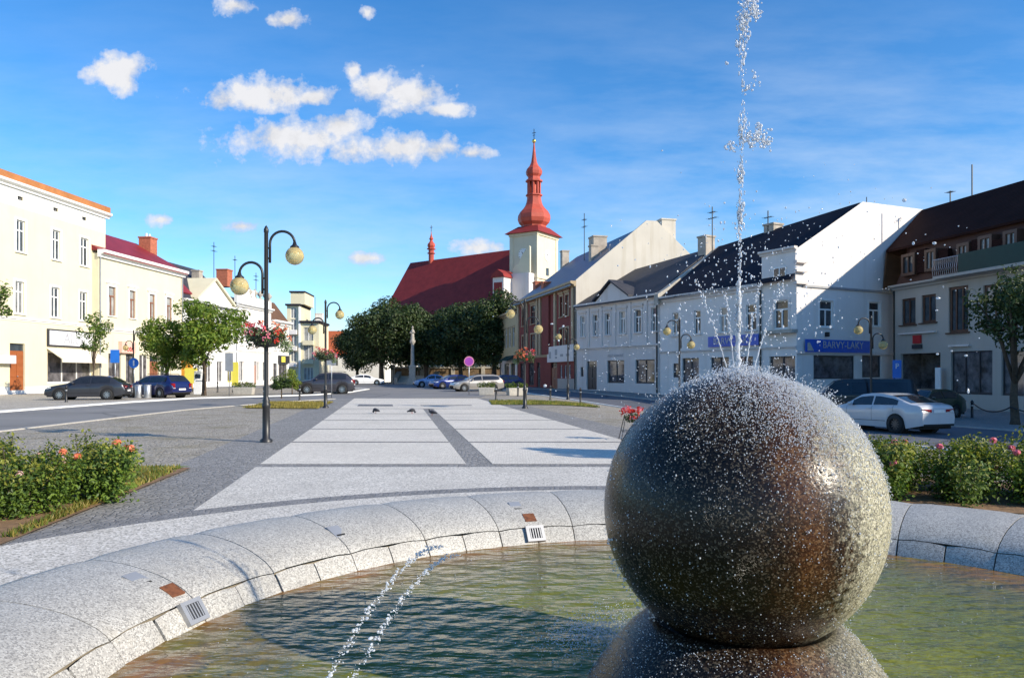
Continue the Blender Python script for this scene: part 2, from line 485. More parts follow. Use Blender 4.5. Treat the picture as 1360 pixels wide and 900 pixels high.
def asphalt(name, c):
    t = NT(name); co = t.coords(world=True)
    n1 = t.noise(co, 0.25, 6, 0.6); n2 = t.noise(co, 60, 3)
    col = t.ramp(n1, [(0.3, tuple(x * 0.8 for x in c)), (0.7, tuple(x * 1.25 for x in c))])
    col = t.mix(t.math('MULTIPLY', n2, 0.5), col, tuple(x * 1.5 for x in c))
    v = t.n('ShaderNodeTexVoronoi', feature='DISTANCE_TO_EDGE'); v.inputs['Scale'].default_value = 0.16
    w = t.n('ShaderNodeMixRGB'); w.inputs[0].default_value = 0.25
    nz = t.n('ShaderNodeTexNoise'); nz.inputs['Scale'].default_value = 0.7; t.l(co, nz.inputs['Vector'])
    t.l(co, w.inputs[1]); t.l(nz.outputs['Color'], w.inputs[2]); t.l(w.outputs[0], v.inputs['Vector'])
    col = t.mix(t.ramp(v.outputs['Distance'], [(0.0, 0.7), (0.012, 0.0)]), col, tuple(x * 0.4 for x in c))
    return t.end(t.bsdf(col, 0.8, 0, 0.3, t.bump(n2, 0.3, 0.01)))
M['asphalt'] = asphalt('worn_asphalt', (0.19, 0.185, 0.18))
M['asphalt_shaded'] = asphalt('shaded_street_asphalt', (0.105, 0.11, 0.125))  # blue-dark tone paints in the shade lying over the right-hand street

xs = [-1500, -600, -250, -120, -70] + frange(-44, 48, 0.5) + [60, 80, 120, 250, 600, 1500]
ys = [-1500, -600, -200, -80, -30] + frange(-14, 120, 0.5) + [140, 180, 250, 400, 800, 2500]
g = MB()
pts = [(x, y, gz(x, y)) for y in ys for x in xs]
nx = len(xs)
fs = [(j*nx+i, j*nx+i+1, (j+1)*nx+i+1, (j+1)*nx+i) for j in range(len(ys)-1) for i in range(nx-1)]
# leave a hole where the fountain basin sinks below the square
CX, CY = 1.17, 3.31
RW = 3.03        # water edge radius
fs = [f for f in fs if math.hypot((pts[f[0]][0]+pts[f[2]][0])/2-CX, (pts[f[0]][1]+pts[f[2]][1])/2-CY) > 3.0]
g.add(pts, fs)
ground = tag(g.build('ground', M['g_cobble']), kind='structure')

def strip(name, L, Rr, mat, dz=0.006, du=0.6, dv=0.6, thick=0.0):
    """sheet draped on the terrain between two polylines with equal numbers of points"""
    m = MB(); P = []
    def resample(pl, n):
        out = []
        for (a, b), k in zip(zip(pl, pl[1:]), n):
            for i in range(k): out.append((a[0]+(b[0]-a[0])*i/k, a[1]+(b[1]-a[1])*i/k))
        out.append(pl[-1]); return out
    n = []
    for i in range(len(L)-1):
        l = max(math.dist(L[i], L[i+1]), math.dist(Rr[i], Rr[i+1])); n.append(max(1, int(l / dv)))
    A = resample(L, n); B = resample(Rr, n)
    wmax = max(math.dist(a, b) for a, b in zip(A, B)); k = max(1, int(wmax / du))
    for a, b in zip(A, B):
        for i in range(k + 1):
            x = a[0] + (b[0]-a[0])*i/k; y = a[1] + (b[1]-a[1])*i/k
            P.append((x, y, gz(x, y) + dz))
    w = k + 1
    fs = [(j*w+i, j*w+i+1, (j+1)*w+i+1, (j+1)*w+i) for j in range(len(A)-1) for i in range(k)]
    m.add(P, fs)
    if thick:
        nP = len(P)
        def wall(idx):
            q = [P[i] for i in idx]
            for p0, p1 in zip(q, q[1:]):
                m.add([p0, p1, (p1[0], p1[1], p1[2]-thick), (p0[0], p0[1], p0[2]-thick)], [(0,1,2,3)])
        wall([j*w for j in range(len(A))]); wall([j*w+k for j in range(len(A))])
        wall(list(range(w))); wall([(len(A)-1)*w+i for i in range(w)])
    return tag(m.build(name, mat), kind='structure')

def lx(y): return -4.39 - 0.162 * (y - 13.4)      # left edge of the white carpet
def rx(y): return 2.49 - 0.16 * (y - 18.0)        # right edge
def cxl(y): return -0.88 - 0.155 * (y - 13.5)     # central band
def cxr(y): return -0.43 - 0.155 * (y - 13.5)
Y0, Y1 = 6.0, 47.0
strip('paving_path', [(lx(Y0)-1.35, Y0), (lx(Y1)-1.5, Y1)], [(rx(Y0)+1.2, Y0), (rx(Y1)+1.2, Y1)], M['g_path'], 0.005)
rows = [(8.0, 12.45), (12.85, 16.85), (17.1, 20.85), (21.1, 24.8), (25.05, 28.9), (29.15, 33.0), (33.3, 47.0)]
for i, (a, b) in enumerate(rows):
    if i in (0, 6):
        strip('paving', [(lx(a), a), (lx(b), b)], [(rx(a), a), (rx(b), b)], M['g_ring'] if i == 0 else M['g_white'], 0.010)
    else:
        strip('paving', [(lx(a), a), (lx(b), b)], [(cxl(a), a), (cxl(b), b)], M['g_white'], 0.010)
        strip('paving', [(cxr(a), a), (cxr(b), b)], [(rx(a), a), (rx(b), b)], M['g_white'], 0.010)
# small dark inlay near the far end of the carpet
strip('paving_inlay', [(-7.3, 35.5), (-7.7, 37.8)], [(-5.6, 35.5), (-6.0, 37.8)], M['g_dark'], 0.014)
strip('paving_inlay', [(-4.4, 36.2), (-4.5, 37.0)], [(-1.9, 36.2), (-2.0, 37.0)], M['g_dark'], 0.014)
# rings round the basin
def ring(name, r0, r1, mat, dz, seg=160, nr=6, a0=0, a1=2*PI):
    m = MB(); P = []
    for i in range(nr + 1):
        r = r0 + (r1 - r0) * i / nr
        for k in range(seg + 1):
            a = a0 + (a1 - a0) * k / seg
            x = CX + r * math.cos(a); y = CY + r * math.sin(a)
            P.append((x, y, gz(x, y) + dz))
    w = seg + 1
    m.add(P, [(i*w+k, (i+1)*w+k, (i+1)*w+k+1, i*w+k+1) for i in range(nr) for k in range(seg)])
    return tag(m.build(name, mat), kind='structure')
ring('paving_ring', 3.9, 6.65, M['g_ring'], 0.018)
ring('paving_ring_border', 6.65, 7.0, M['g_dark'], 0.016)
# roads
LC = [(-20.3, -14), (-20.3, 40), (-19.6, 46.5), (-16.5, 50.3), (-14.0, 54), (-13.2, 62), (-14.0, 74), (-17, 80)]
RC = [(-13.0, -14), (-14.0, 32), (-12.6, 41), (-10.9, 46), (-2.0, 49), (-1.5, 62), (-4.5, 72), (-4.5, 80)]
strip('road', LC, RC, M['asphalt'], 0.006)
strip('road', [(-40, 80), (-40, 112)], [(9, 80), (5, 112)], M['asphalt'], 0.007)
def offs(pl, d):
    out = []
    for i, p in enumerate(pl):
        a = Vector(pl[max(i-1, 0)]); b = Vector(pl[min(i+1, len(pl)-1)])
        t = (b - a).normalized(); out.append((p[0] - t.y * d, p[1] + t.x * d))
    return out
strip('kerb', offs(LC, 0.38), LC, M['trim'], 0.07, 0.4, 0.8, thick=0.07)
strip('kerb', RC[:4], offs(RC[:4], -0.14), M['concrete'], 0.03, 0.2, 0.8, thick=0.03)
strip('pavement', [(-48, -14), (-48, 55), (-46, 80)], [(-20.75, -14), (-20.75, 40), (-20.8, 47)], M['g_walk'], 0.006, 1.0, 1.0)
# street in front of the houses on the right
SL = [(24, -14), (16.5, 9), (11.3, 24), (6.9, 40), (2.6, 56), (-1.2, 72)]
SR = [(33, -14), (26.0, 9), (20.0, 26), (14.5, 42), (8.6, 58), (3.4, 73)]
strip('street', SL, SR, M['asphalt_shaded'], 0.008)
strip('kerb', SL, offs(SL, 0.22), M['trim'], 0.05, 0.3, 0.6, thick=0.06)
strip('pavement', offs(SR, -0.2), [(40, -14), (33.5, 9), (29.5, 26), (27, 44), (13.5, 62), (7.2, 77)], M['g_path'], 0.05, 0.8, 0.8)
strip('kerb', offs(SR, -0.2), SR, M['concrete'], 0.055, 0.3, 0.6, thick=0.06)
# lawns
strip('lawn', [(-11.9, 33.5), (-12.9, 40.5)], [(-8.5, 33.0), (-9.6, 40.5)], M['lawn'], 0.03)
strip('lawn', [(-1.0, 37.2), (-1.3, 42.5)], [(4.4, 37.2), (4.0, 42.5)], M['lawn_green'], 0.03)
# rose beds
strip('bed', [(-11.5, 5.6), (-11.5, 12.3)], [(-4.55, 6.6), (-5.2, 12.2)], M['soil'], 0.03)
strip('lawn', [(-11.5, 10.6), (-11.5, 12.4)], [(-6.2, 10.2), (-5.25, 12.3)], M['lawn_green'], 0.045)
strip('bed', [(3.7, 8.6), (4.2, 11.4)], [(13.0, 6.6), (13.5, 9.8)], M['soil'], 0.03)
# ------------------------------------------------------------------ fountain
M['rim'] = granite('rim_granite', (0.42, 0.40, 0.36), (0.25, 0.237, 0.215), (0.56, 0.54, 0.49), 140, 0.5, warm=(0.45, 0.40, 0.30))
M['mortar'] = plain('dark_joint', (0.19, 0.165, 0.125), 0.95, var=0.5, scale=6)
M['rust'] = plain('rust_stain', (0.16, 0.055, 0.02), 0.8, var=0.5, scale=30)
M['stainless'] = plain('brushed_stainless', (0.40, 0.40, 0.40), 0.5, 0.6, var=0.1)

basin = empty('fountain_basin', (CX, CY, 0), 0, 'round granite fountain basin with a rounded block rim and shallow murky water', 'fountain basin')
RIM = [(3.98, -0.05), (3.975, 0.37), (3.96, 0.41), (3.92, 0.438), (3.84, 0.452), (3.72, 0.452), (3.60, 0.443), (3.48, 0.425),
       (3.365, 0.400), (3.27, 0.368), (3.19, 0.332), (3.14, 0.297), (3.122, 0.275)]
PL = [(3.114, 0.270), (3.085, 0.235), (3.03, 0.15), (2.98, 0.0), (2.96, -0.2)]
def ringblocks(prof, rin, phase, step, gap, seg=5, jitter=0.0):
    """ring of stone blocks with open joints; one mesh"""
    m = MB(); n = int(round(360 / step)); rg = random.Random(3)
    for b in range(n):
        a0 = R(phase + b * step) + gap / 2 / 3.4; a1 = R(phase + (b + 1) * step) - gap / 2 / 3.4
        dr = rg.uniform(-jitter, jitter)
        cols = []
        for k in range(seg + 1):
            a = a0 + (a1 - a0) * k / seg
            pull = 0.010 if k in (0, seg) else 0.0
            cols.append([((r + dr) * math.cos(a), (r + dr) * math.sin(a), z - pull) for r, z in prof])
        np_ = len(prof)
        m.add([p for c in cols for p in c], [(k*np_+i, k*np_+i+1, (k+1)*np_+i+1, (k+1)*np_+i) for k in range(seg) for i in range(np_-1)])
        for c in (cols[0], cols[-1]):      # side faces of the block go down into the joint
            q = list(c) + [(c[-1][0], c[-1][1], -0.2), (c[0][0], c[0][1], -0.2)]
            m.add(q, [list(range(len(q)))])
    return m
rim = ringblocks(RIM, 3.1, 102.2, 12.0, 0.008, 6).build('rim', M['rim'], basin, True)
plinth = ringblocks(PL, 3.0, 108.2, 6.0, 0.011, 3, 0.006).build('plinth_course', M['rim'], basin, True)
for o in (rim, plinth):
    md = o.modifiers.new('EdgeSplit', 'EDGE_SPLIT'); md.split_angle = R(40)
mj = MB().lathe([(3.955, -0.05), (3.955, 0.36), (3.80, 0.425), (3.60, 0.425), (3.42, 0.385), (3.26, 0.32), (3.155, 0.24), (3.09, 0.10), (3.03, -0.25)], 180)
mj.build('mortar_bed', M['mortar'], basin, True)
mf = MB().lathe([(3.05, -0.22), (0.0, -0.22)], 60)
mf.build('basin_floor', M['soil'], basin)

def rim_frame(ang, r, z, tilt):
    """matrix: x along the rim, y pointing inwards down the slope, z off the surface"""
    a = R(ang)
    rad = Vector((math.cos(a), math.sin(a), 0)); tan = Vector((-math.sin(a), math.cos(a), 0))
    nrm = (-rad * math.sin(R(tilt)) + Vector((0, 0, 1)) * math.cos(R(tilt)))
    yv = nrm.cross(tan)
    m = Matrix((tan, yv, nrm)).transposed().to_4x4()
    m.translation = rad * r + Vector((0, 0, z))
    return m
def fixture(ang):
    m = MB(); m.M = rim_frame(ang, 3.068, 0.228, 56) @ Matrix.Scale(0.68, 4)
    m.box(-0.115, -0.075, -0.10, 0.10, -0.015, 0.030); m.box(0.075, 0.115, -0.10, 0.10, -0.015, 0.030)
    m.box(-0.075, 0.075, -0.10, -0.065, -0.015, 0.030); m.box(-0.075, 0.075, 0.065, 0.10, -0.015, 0.030)
    o = m.build('spotlight', M['stainless'], basin)
    m = MB(); m.M = rim_frame(ang, 3.068, 0.228, 56) @ Matrix.Scale(0.68, 4); m.box(-0.074, 0.074, -0.064, 0.064, -0.04, 0.0)
    m.build('lens', M['carglass'], o)
    m = MB(); m.M = rim_frame(ang, 3.068, 0.228, 56) @ Matrix.Scale(0.68, 4)
    for k in range(5): m.box(-0.062 + k*0.031 - 0.006, -0.062 + k*0.031 + 0.006, -0.063, 0.063, 0.008, 0.028)
    m.build('grille', M['stainless'], o)
    m = MB(); m.M = rim_frame(ang, 3.205, 0.339, 28); m.box(-0.05, 0.05, -0.05, 0.05, -0.03, 0.003)
    m.build('rust_patch', M['rust'], basin)
fixture(163.5); fixture(108.6)
for ang, rr, z, tl in ((164.5, 3.38, 0.399, 20), (137.5, 3.34, 0.384, 22), (109.5, 3.40, 0.404, 18)):
    m = MB(); m.M = rim_frame(ang, rr, z, tl)
    m.box(-0.05, 0.05, -0.075, 0.075, -0.03, 0.004)
    o = m.build('nozzle_plate', M['greymetal'], basin)
    m = MB(); m.M = rim_frame(ang, rr, z, tl); m.box(-0.035, 0.035, 0.045, 0.062, 0.003, 0.007)
    m.build('slot', M['under'], o)

# water: murky shallow pool with algae and silt, lively ripples
t = NT('pool_water'); co = t.coords(world=False)
sp = t.n('ShaderNodeSeparateXYZ'); t.l(co, sp.inputs[0])
rad = t.math('SQRT', t.math('ADD', t.math('MULTIPLY', sp.outputs[0], sp.outputs[0]), t.math('MULTIPLY', sp.outputs[1], sp.outputs[1])))
nz = t.noise(co, 0.9, 5, 0.6)
rr = t.math('ADD', rad, t.math('MULTIPLY', t.math('SUBTRACT', nz, 0.5), 1.3))
silt = t.ramp(t.math('DIVIDE', rr, 3.1), [(0.25, (0.175, 0.18, 0.020)), (0.55, (0.14, 0.145, 0.020)), (0.78, (0.135, 0.115, 0.034)), (0.90, (0.17, 0.11, 0.036)), (0.99, (0.24, 0.115, 0.04))])
al = t.noise(co, 2.4, 5, 0.65)
silt = t.mix(t.ramp(al, [(0.45, 0.0), (0.7, 0.75)]), silt, (0.115, 0.135, 0.012))
mp = t.n('ShaderNodeMapping'); mp.inputs['Scale'].default_value = (1.0, 2.2, 1.0); mp.inputs['Rotation'].default_value = (0, 0, 0.3); t.l(co, mp.inputs[0])
w1 = t.noise(mp.outputs[0], 3.2, 3, 0.5); w2 = t.noise(co, 17, 3, 0.55)
wv = t.n('ShaderNodeTexWave', wave_type='RINGS', rings_direction='Z'); wv.inputs['Scale'].default_value = 2.2; wv.inputs['Distortion'].default_value = 5.0; wv.inputs['Detail'].default_value = 2.0; wv.inputs['Detail Scale'].default_value = 1.6
t.l(co, wv.inputs['Vector'])
hh = t.math('ADD', t.math('ADD', t.math('MULTIPLY', w1, 1.0), t.math('MULTIPLY', w2, 0.16)), t.math('MULTIPLY', wv.outputs['Fac'], 0.07))
b = t.bsdf(silt, 0.045, 0, 0.5, t.bump(hh, 0.95, 0.06)); b.inputs['IOR'].default_value = 1.33
M['water'] = t.end(b)
m = MB(); WZ = 0.155
m.lathe([(0.0, 0.0), (0.8, 0.0), (1.6, 0.0), (2.4, 0.0), (3.12, 0.0)], 96)
water = m.build('water', M['water'], None, True, loc=(CX, CY, WZ))
tag(water, kind='structure')

# the ball and its socket
SPX, SPY, SPZ, SPR = 1.010, 3.33, 0.952, 0.598
def wet_shaded_granite(name, wetness):
    t = NT(name); co = t.coords()
    v = t.n('ShaderNodeTexVoronoi'); v.inputs['Scale'].default_value = 160; t.l(co, v.inputs['Vector'])
    s = t.n('ShaderNodeSeparateColor'); t.l(v.outputs['Color'], s.inputs[0])
    dry = t.ramp(s.outputs[0], [(0.0, (0.12, 0.11, 0.08)), (0.2, (0.12, 0.11, 0.08)), (0.34, (0.27, 0.25, 0.17)), (0.7, (0.33, 0.305, 0.205)), (0.85, (0.50, 0.46, 0.34))])
    wet = t.ramp(s.outputs[0], [(0.0, (0.004, 0.0035, 0.003)), (0.6, (0.007, 0.006, 0.0045)), (0.76, (0.012, 0.009, 0.006)), (0.90, (0.085, 0.070, 0.050))])
    # rusty run-off streaks (stretched down the ball)
    stn = t.noise(t.coords((3.2, 3.2, 0.55)), 1.0, 5, 0.6)
    # wet film on the left; its dark tone also paints in the unlit side
    px = t.n('ShaderNodeSeparateXYZ'); t.l(co, px.inputs[0])
    edge = t.noise(t.coords((1, 1, 0.45)), 3.0, 6, 0.65)
    fine = t.noise(co, 45, 3, 0.6)
    q = t.math('ADD', t.math('MULTIPLY', px.outputs[0], 1.0), t.math('MULTIPLY', px.outputs[1], 0.30))
    q = t.math('ADD', q, t.math('MULTIPLY', t.math('SUBTRACT', edge, 0.5), 0.38))
    q = t.math('ADD', q, t.math('MULTIPLY', t.math('SUBTRACT', fine, 0.5), 0.42))
    rb = t.ramp(t.math('ADD', q, 0.5), [(0.10, 0.0), (0.40, 1.0), (0.58, 1.0), (0.70, 0.15)])
    rm = t.math('MULTIPLY', t.ramp(stn, [(0.34, 0.0), (0.58, 0.9)]), rb)
    rust = t.ramp(s.outputs[0], [(0.0, (0.030, 0.011, 0.004)), (0.6, (0.075, 0.028, 0.009)), (0.9, (0.15, 0.075, 0.03))])
    wet = t.mix(rm, wet, rust)
    if wetness == 'ball':
        m = t.ramp(t.math('ADD', q, 0.5), [(0.50, 1.0), (0.68, 0.0)])
    else:
        m = t.ramp(t.math('ADD', q, 0.5), [(0.45, 1.0), (0.95, 0.3)])
    col = t.mix(m, dry, wet)
    rough = t.ramp(m, [(0.0, 0.7), (1.0, 0.27)])
    bh = t.math('ADD', s.outputs[1], t.math('MULTIPLY', fine, 0.6))
    return t.end(t.bsdf(col, rough, 0, t.ramp(m, [(0.0, 0.4), (1.0, 0.28)]), t.bump(bh, 0.7, 0.006)))
M['ball'] = wet_shaded_granite('wet_shaded_ball_granite', 'ball')
M['socket'] = wet_shaded_granite('wet_shaded_socket_granite', 'socket')
ball = MB().ball((0, 0, 0), SPR, 96, 64).build('stone_ball', M['ball'], None, True, loc=(SPX, SPY, SPZ))
tag(ball, 'large wet dark granite ball turning in the middle of the fountain', 'stone ball')
sock = MB().lathe([(0.20, 0.37), (0.30, 0.41), (0.355, 0.452), (0.385, 0.474), (0.42, 0.462), (0.49, 0.405), (0.56, 0.32), (0.63, 0.225), (0.69, 0.135), (0.75, 0.03), (0.80, -0.2)], 96).build('ball_socket', M['socket'], None, True, loc=(SPX, SPY, 0))
tag(sock, 'domed granite socket under the turning stone ball, wet and rust streaked', 'fountain base')

# water in the air
t = NT('spray_water')
gl = t.bsdf((0.92, 0.94, 0.97), 0.10, 0, 0.6); gl.inputs['IOR'].default_value = 1.33; gl.inputs['Transmission Weight'].default_value = 0.62
M['drop'] = t.end(gl)
ICO = None
def ico(level=1):
    bm = bmesh.new(); bmesh.ops.create_icosphere(bm, subdivisions=level, radius=1.0)
    vs = [v.co.copy() for v in bm.verts]; fs = [[v.index for v in f.verts] for f in bm.faces]; bm.free()
    return vs, fs
ICO1 = ico(1); ICO2 = ico(2)
def drop(m, p, r, st=(1, 1, 1), lvl=1):
    vs, fs = ICO1 if lvl == 1 else ICO2
    rot = Matrix.Rotation(random.uniform(0, 6.28), 3, 'Z')
    j = [random.uniform(0.75, 1.25) for _ in range(3)]
    m.add([Vector(p) + rot @ Vector((v.x*r*st[0]*j[0], v.y*r*st[1]*j[1], v.z*r*st[2]*j[2])) for v in vs], fs)
rnd = random.Random(11)
TOP = Vector((SPX - 0.012, SPY, SPZ + SPR))
# main jet: solid lower column breaking into lumps higher up
m = MB(); pts = []; rs = []
z = 0.0
while z < 0.42:
    pts.append(TOP + Vector((0.012*z + rnd.gauss(0, 0.0018), rnd.gauss(0, 0.002), z))); rs.append(0.0125 * (1 - 0.45*z) * rnd.uniform(0.7, 1.25)); z += 0.012
m.tube(pts, rs, 8)
z = 0.15
while z < 2.5:
    spread = 0.003 + 0.0062 * z
    k = 0.5 + 0.5 * math.sin(z * 23 + 2 * math.sin(z * 7))
    for _ in range(int((4 + 9 * k) * (1 if z < 0.9 else 0.62))):
        p = TOP + Vector((0.018*z + rnd.gauss(0, spread * (0.6 + 0.5*k)), rnd.gauss(0, spread), z + rnd.uniform(-0.012, 0.012)))
        drop(m, p, rnd.uniform(0.0016, 0.0050) * (0.75 + 0.45*k) * (1.2 if z > 1.2 else 1), (rnd.uniform(0.6, 1.1), 0.8, rnd.uniform(1.0, 3.2)))
    z += 0.012
jet = m.build('water_jet', M['drop'], None, True)
tag(jet, 'tall white vertical water jet rising from the top of the ball', 'water jet')
# plumes flung off the jet
for (px, py, n, sx, sy) in ((1003, 8, 90, 9, 10), (1000, 190, 90, 9, 14), (1012, 172, 40, 5, 12), (1020, 190, 40, 6, 5), (970, 195, 30, 5, 6), (1003, 108, 16, 7, 8)):
    m2 = None
m = MB()
def fling(m, px, py, n, sx, sy, Y=3.33, r0=0.003, r1=0.0075):
    for _ in range(n):
        a = px + rnd.gauss(0, sx); b = py + rnd.gauss(0, sy)
        y = Y + rnd.gauss(0, 0.05)
        drop(m, ((a-680)/F*y, y, H + (HZ-b)/F*y), rnd.uniform(r0, r1))
for a in ((1000, 6, 70, 5, 7), (988, 22, 60, 5, 9), (1004, 18, 40, 4, 5), (999, 186, 60, 7, 7), (1008, 172, 30, 3, 8), (1018, 190, 32, 4, 4), (1012, 182, 30, 8, 5), (970, 196, 22, 4, 4),
          (1002, 106, 12, 5, 6), (992, 118, 14, 3, 3), (965, 84, 3, 1, 1)):
    fling(m, *a)
tag(m.build('spray', M['drop'], None, True), kind='stuff')
# the ring of four thin jets round the main one
def thin_jet(x0, y0, x1, y1, n=38):
    m = MB(); P = []
    for i in range(n + 1):
        f = i / n
        px = x0 + (x1-x0) * f; py = y0 + (y1-y0) * (1 - (1-f)**1.25)
        P.append(Vector(((px-680)/F*3.33, 3.33 + rnd.gauss(0, 0.003), H + (HZ-py)/F*3.33)))
    k = int(n * 0.45)
    m.tube(P[:k], [0.0032 * rnd.uniform(0.5, 1.3) for _ in P[:k]], 6)
    for p in P[k-4:]:
        for _ in range(2): drop(m, p + Vector((rnd.gauss(0, 0.004), rnd.gauss(0, 0.004), rnd.gauss(0, 0.008))), rnd.uniform(0.0016, 0.0042), (1, 1, 1.8))
    return m.build('thin_water_jet', M['drop'], None, True)
for (a, b, c, d, lab) in ((967, 494, 922, 372, 'thin water jet leaning furthest towards the pedimented house, left of the main jet'),
                     (975, 494, 963, 392, 'thin water jet close along the left side of the main jet'),
                     (990, 494, 1010, 376, 'thin water jet close along the right side of the main jet'),
                     (1000, 494, 1040, 380, 'thin water jet leaning furthest right towards the lit white gable')):
    tag(thin_jet(a, b, c, d), lab, 'water jet', 'ring of thin jets on the ball')
# arcs crossing the pool from the near rim
def arc(x0, ya, x1, yb, zp, yp, k, n, lab):
    m = MB()
    for i in range(n):
        y = ya + (yb - ya) * i / n + rnd.gauss(0, 0.012)
        f = (y - ya) / (yb - ya); x = x0 + (x1 - x0) * f
        z = zp - k * (y - yp) ** 2
        if z < WZ or rnd.random() < smooth(3.6, 5.3, y) * 1.15: continue
        br = 0.4 + 0.6 * (0.5 + 0.5 * math.sin(i * 0.55 + 3 * math.sin(i * 0.13)))
        for _ in range(2):
            drop(m, (x + rnd.gauss(0, 0.007), y, z + rnd.gauss(0, 0.007)), rnd.uniform(0.0018, 0.0062) * br, (1, 1.5, 1))
    o = m.build('water_arc', M['drop'], None, True)
    tag(o, lab, None, None, 'stuff')
arc(-0.59, 0.75, -0.36, 5.9, 0.715, 2.85, 0.0726, 420, 'arc of falling drops over the pool, the one nearer the left rim')
arc(-0.55, 0.85, -0.27, 5.5, 0.675, 2.80, 0.0735, 400, 'arc of falling drops over the pool, the one nearer the ball')
# loose spray: drops sitting and bouncing on the ball, mist over its crown, drops falling all round
m = MB()
sunh = Vector((0.30, -0.25, 0.92))
for _ in range(17000):
    u = rnd.uniform(-0.75, 1); a = rnd.uniform(PI * 0.95, 2.1 * PI)
    q = math.sqrt(1 - u*u); d = Vector((q*math.cos(a), q*math.sin(a), u))
    w_ = max(0.0, d.dot(Vector((0.33, -0.52, 0.79)))) ** 3
    if rnd.random() > 0.10 + 0.35 * max(0, u) + 0.85 * w_: continue
    h = abs(rnd.gauss(0, 0.006)) + (abs(rnd.gauss(0, 0.03)) if u > 0.75 and rnd.random() < 0.5 else 0)
    p = Vector((SPX, SPY, SPZ)) + d * (SPR + 0.001 + h)
    r = rnd.uniform(0.0008, 0.0026)
    if rnd.random() < 0.04: r *= 1.8
    drop(m, p, r, (1, 1, 1.2))
for _ in range(11000):          # froth where the falling jets break on the sunny shoulder of the ball
    d = (Vector((0.30, -0.50, 0.80)).normalized() + Vector((rnd.gauss(0, .30), rnd.gauss(0, .30), rnd.gauss(0, .22)))).normalized()
    drop(m, Vector((SPX, SPY, SPZ)) + d * (SPR + 0.001 + abs(rnd.gauss(0, 0.005))), rnd.uniform(0.0007, 0.0024), (1, 1, 1.3))
for _ in range(1500):          # splash crown where the jets fall back
    a = rnd.uniform(0, 2*PI); q = abs(rnd.gauss(0, 0.13))
    p = Vector((SPX + q*math.cos(a), SPY + q*math.sin(a), 0)); 
    zz = SPZ + math.sqrt(max(0.0, SPR**2 - q*q))
    p.z = zz + abs(rnd.gauss(0, 0.022))
    drop(m, p, rnd.uniform(0.0012, 0.0036))
for _ in range(620):           # drops in flight round the jets
    px = rnd.gauss(985, 62); py = rnd.gauss(395, 62); y = rnd.gauss(3.33, 0.16)
    if py > 492: continue
    drop(m, ((px-680)/F*y, y, H + (HZ-py)/F*y), rnd.uniform(0.0012, 0.0046), (1, 1, rnd.uniform(0.8, 2.0)))
for _ in range(260):           # finer cloud drifting towards the far left of the ball
    px = rnd.gauss(850, 60); py = rnd.gauss(480, 40); y = rnd.gauss(3.4, 0.2)
    p = Vector(((px-680)/F*y, y, H + (HZ-py)/F*y))
    if (p - Vector((SPX, SPY, SPZ))).length < SPR + 0.01: continue
    drop(m, p, rnd.uniform(0.0012, 0.0030))
for _ in range(120):           # drops thrown in front of the far houses
    px = rnd.gauss(1120, 90); py = rnd.gauss(330, 60); y = rnd.gauss(3.4, 0.3)
    drop(m, ((px-680)/F*y, y, H + (HZ-py)/F*y), rnd.uniform(0.0012, 0.0040))
for (px, py, r) in ((1213,323,6),(1241,323,6),(1201,266,7),(1283,472,7),(1286,519,6),(1245,470,4),(1264,466,4),(1246,396,5),(1244,412,4),(742,452,4),(724,512,5),(655,420,3),(880,450,4),(812,300,3),(902,410,5),(1060,450,4),(733,430,4),(748,433,4)):
    y = 1.9; drop(m, ((px-680)/F*y, y, H + (HZ-py)/F*y), r/F*y*0.36, (rnd.uniform(0.7, 1.7), 1, rnd.uniform(0.6, 1.4)), 2)
for _ in range(3200):           # drops running off the underside on the left and hitting the pool
    a = rnd.gauss(R(128), 0.22); rr_ = rnd.gauss(0.86, 0.11)
    drop(m, (SPX + rr_*math.cos(a), SPY + rr_*math.sin(a), WZ + abs(rnd.gauss(0, 0.055))), rnd.uniform(0.0010, 0.0040))
for _ in range(2600):          # water breaking over the socket
    a = rnd.uniform(PI*0.75, 2.05*PI); f = rnd.random(); rr_ = 0.42 + 0.33*f
    zz = interp([(0.42, 0.462), (0.49, 0.405), (0.56, 0.32), (0.63, 0.225), (0.69, 0.135), (0.75, 0.03)], rr_)
    drop(m, (SPX + rr_*math.cos(a), SPY + rr_*math.sin(a), zz + 0.002 + abs(rnd.gauss(0, 0.006))), rnd.uniform(0.0009, 0.0030))
for _ in range(900):           # pock marks and bubbles on the pool
    a = rnd.uniform(0, 2*PI); rr_ = rnd.uniform(0.8, 2.95)
    drop(m, (CX + rr_*math.cos(a), CY + rr_*math.sin(a), WZ + 0.001), rnd.uniform(0.0012, 0.004), (1.3, 1.3, 0.6))
for _ in range(60):            # trickle beads along the dark lower left edge of the ball
    f = rnd.random(); a = PI * 1.05 + rnd.gauss(0, 0.05); el = -0.15 - 0.85 * f
    d = Vector((math.cos(el)*math.cos(a), math.cos(el)*math.sin(a), math.sin(el)))
    drop(m, Vector((SPX, SPY, SPZ)) + d * (SPR + rnd.uniform(0.004, 0.03)), rnd.uniform(0.003, 0.0065))
tag(m.build('spray', M['drop'], None, True), kind='stuff')
